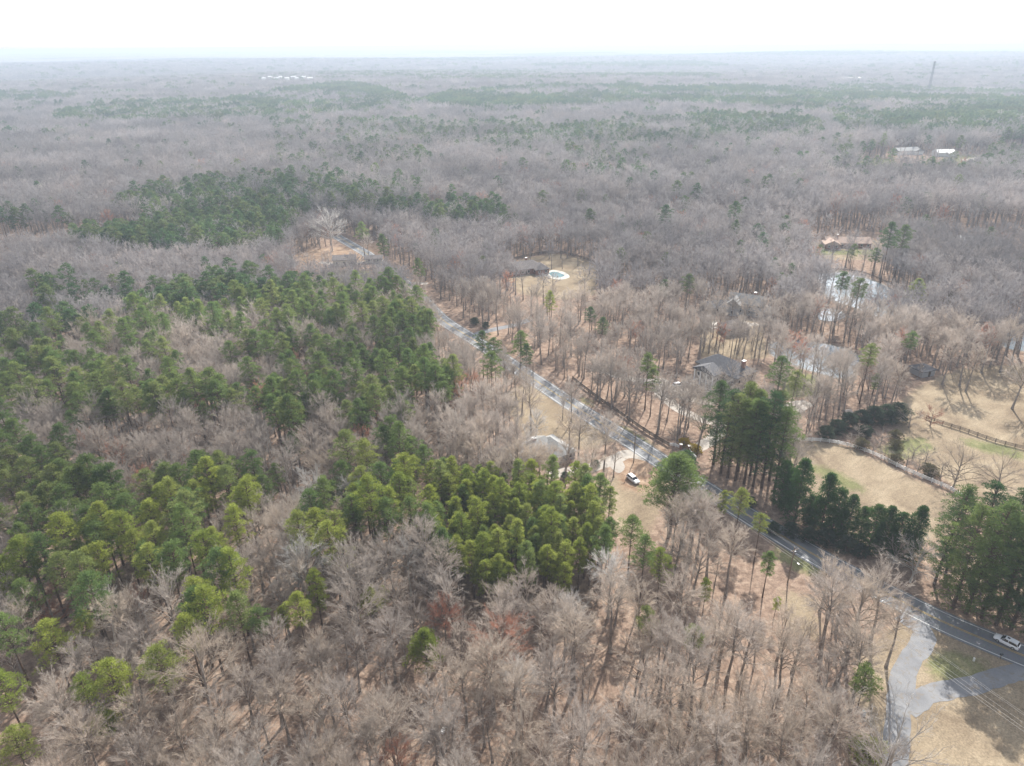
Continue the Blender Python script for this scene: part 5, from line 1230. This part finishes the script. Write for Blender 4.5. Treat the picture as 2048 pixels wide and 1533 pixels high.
# the farthest woods: one bumpy canopy
def distant():
    na, nr = 700, 430
    az_ = np.linspace(-.80, .80, na); r_ = 6300 * (16500 / 6300) ** (np.linspace(0, 1, nr) ** 1.0)
    A, R = np.meshgrid(az_, r_); x = R * np.sin(A); y = R * np.cos(A)
    z = terrain(x, y) + 13 + rng.uniform(-7, 7, x.shape) * np.clip(R / 6000, .7, 1.6) + 3 * vnoise(x, y, 60, 3); z[0] -= 13
    G_ = bpy.data.meshes.new('distant_wood'); V = np.stack([x.ravel(), y.ravel(), z.ravel()], 1)
    i = np.arange(na * nr).reshape(nr, na); q = np.stack([i[:-1, :-1], i[:-1, 1:], i[1:, 1:], i[1:, :-1]], -1).reshape(-1, 4)
    G_.vertices.add(len(V)); G_.vertices.foreach_set('co', V.ravel()); G_.loops.add(q.size); G_.loops.foreach_set('vertex_index', q.ravel().astype(np.int32))
    G_.polygons.add(len(q)); G_.polygons.foreach_set('loop_start', np.arange(0, q.size, 4, dtype=np.int32)); G_.update(calc_edges=True)
    pn = np.clip((vnoise(x, y, 420, 5) + vnoise(x, y, 170, 8) * .6 - .35) * 3, 0, 1).ravel(); op = np.clip((vnoise(x, y, 260, 11) + vnoise(x, y, 90, 6) * .5 - 1.02) * 6, 0, 1).ravel()
    ca = G_.color_attributes.new('cover', 'FLOAT_COLOR', 'POINT'); ca.data.foreach_set('color', np.stack([pn, op, rng.random(len(V)), np.ones(len(V))], 1).ravel())
    m, t, out = new_mat('distant_canopy'); b = t.nodes.new('ShaderNodeBsdfDiffuse'); at = t.nodes.new('ShaderNodeAttribute'); at.attribute_name = 'cover'
    sp = t.nodes.new('ShaderNodeSeparateColor'); t.links.new(at.outputs['Color'], sp.inputs[0])
    def mix(f, a, c):
        x_ = t.nodes.new('ShaderNodeMix'); x_.data_type = 'RGBA'; t.links.new(f, x_.inputs[0])
        for k, v_ in ((6, a), (7, c)):
            if isinstance(v_, tuple): x_.inputs[k].default_value = (*v_, 1)
            else: t.links.new(v_, x_.inputs[k])
        return x_.outputs[2]
    br = mix(sp.outputs[2], (.17, .15, .145), (.34, .295, .28)); c_ = mix(sp.outputs[0], br, (.04, .065, .035)); c_ = mix(sp.outputs[1], c_, (.34, .30, .20))
    t.links.new(c_, b.inputs['Color']); t.links.new(b.outputs[0], out.inputs[0]); G_.materials.append(m)
    o = obj('distant_forest', G_); tag(o, 'far off woods fading into haze below the horizon', 'distant forest', kind='stuff')
distant()

# ------------------------------------------------------------------ haze
ge = Geo(); ge.box((0, 0, 0), (1, 1, 1)); hz = obj('haze', ge); zb = float(Z.min()) - 1.5; ztop = 124.0
hz.scale = (38000, 38000, ztop - zb); hz.location = (0, 0, (ztop + zb) / 2); hz['kind'] = 'stuff'
m, t, out = new_mat('haze_air'); vp = t.nodes.new('ShaderNodeVolumePrincipled'); vp.inputs['Density'].default_value = HAZE_DENSITY
vp.inputs['Color'].default_value = (.66, .76, .90, 1); vp.inputs['Anisotropy'].default_value = .15
t.links.new(vp.outputs[0], out.inputs['Volume']); hz.data.materials.append(m)
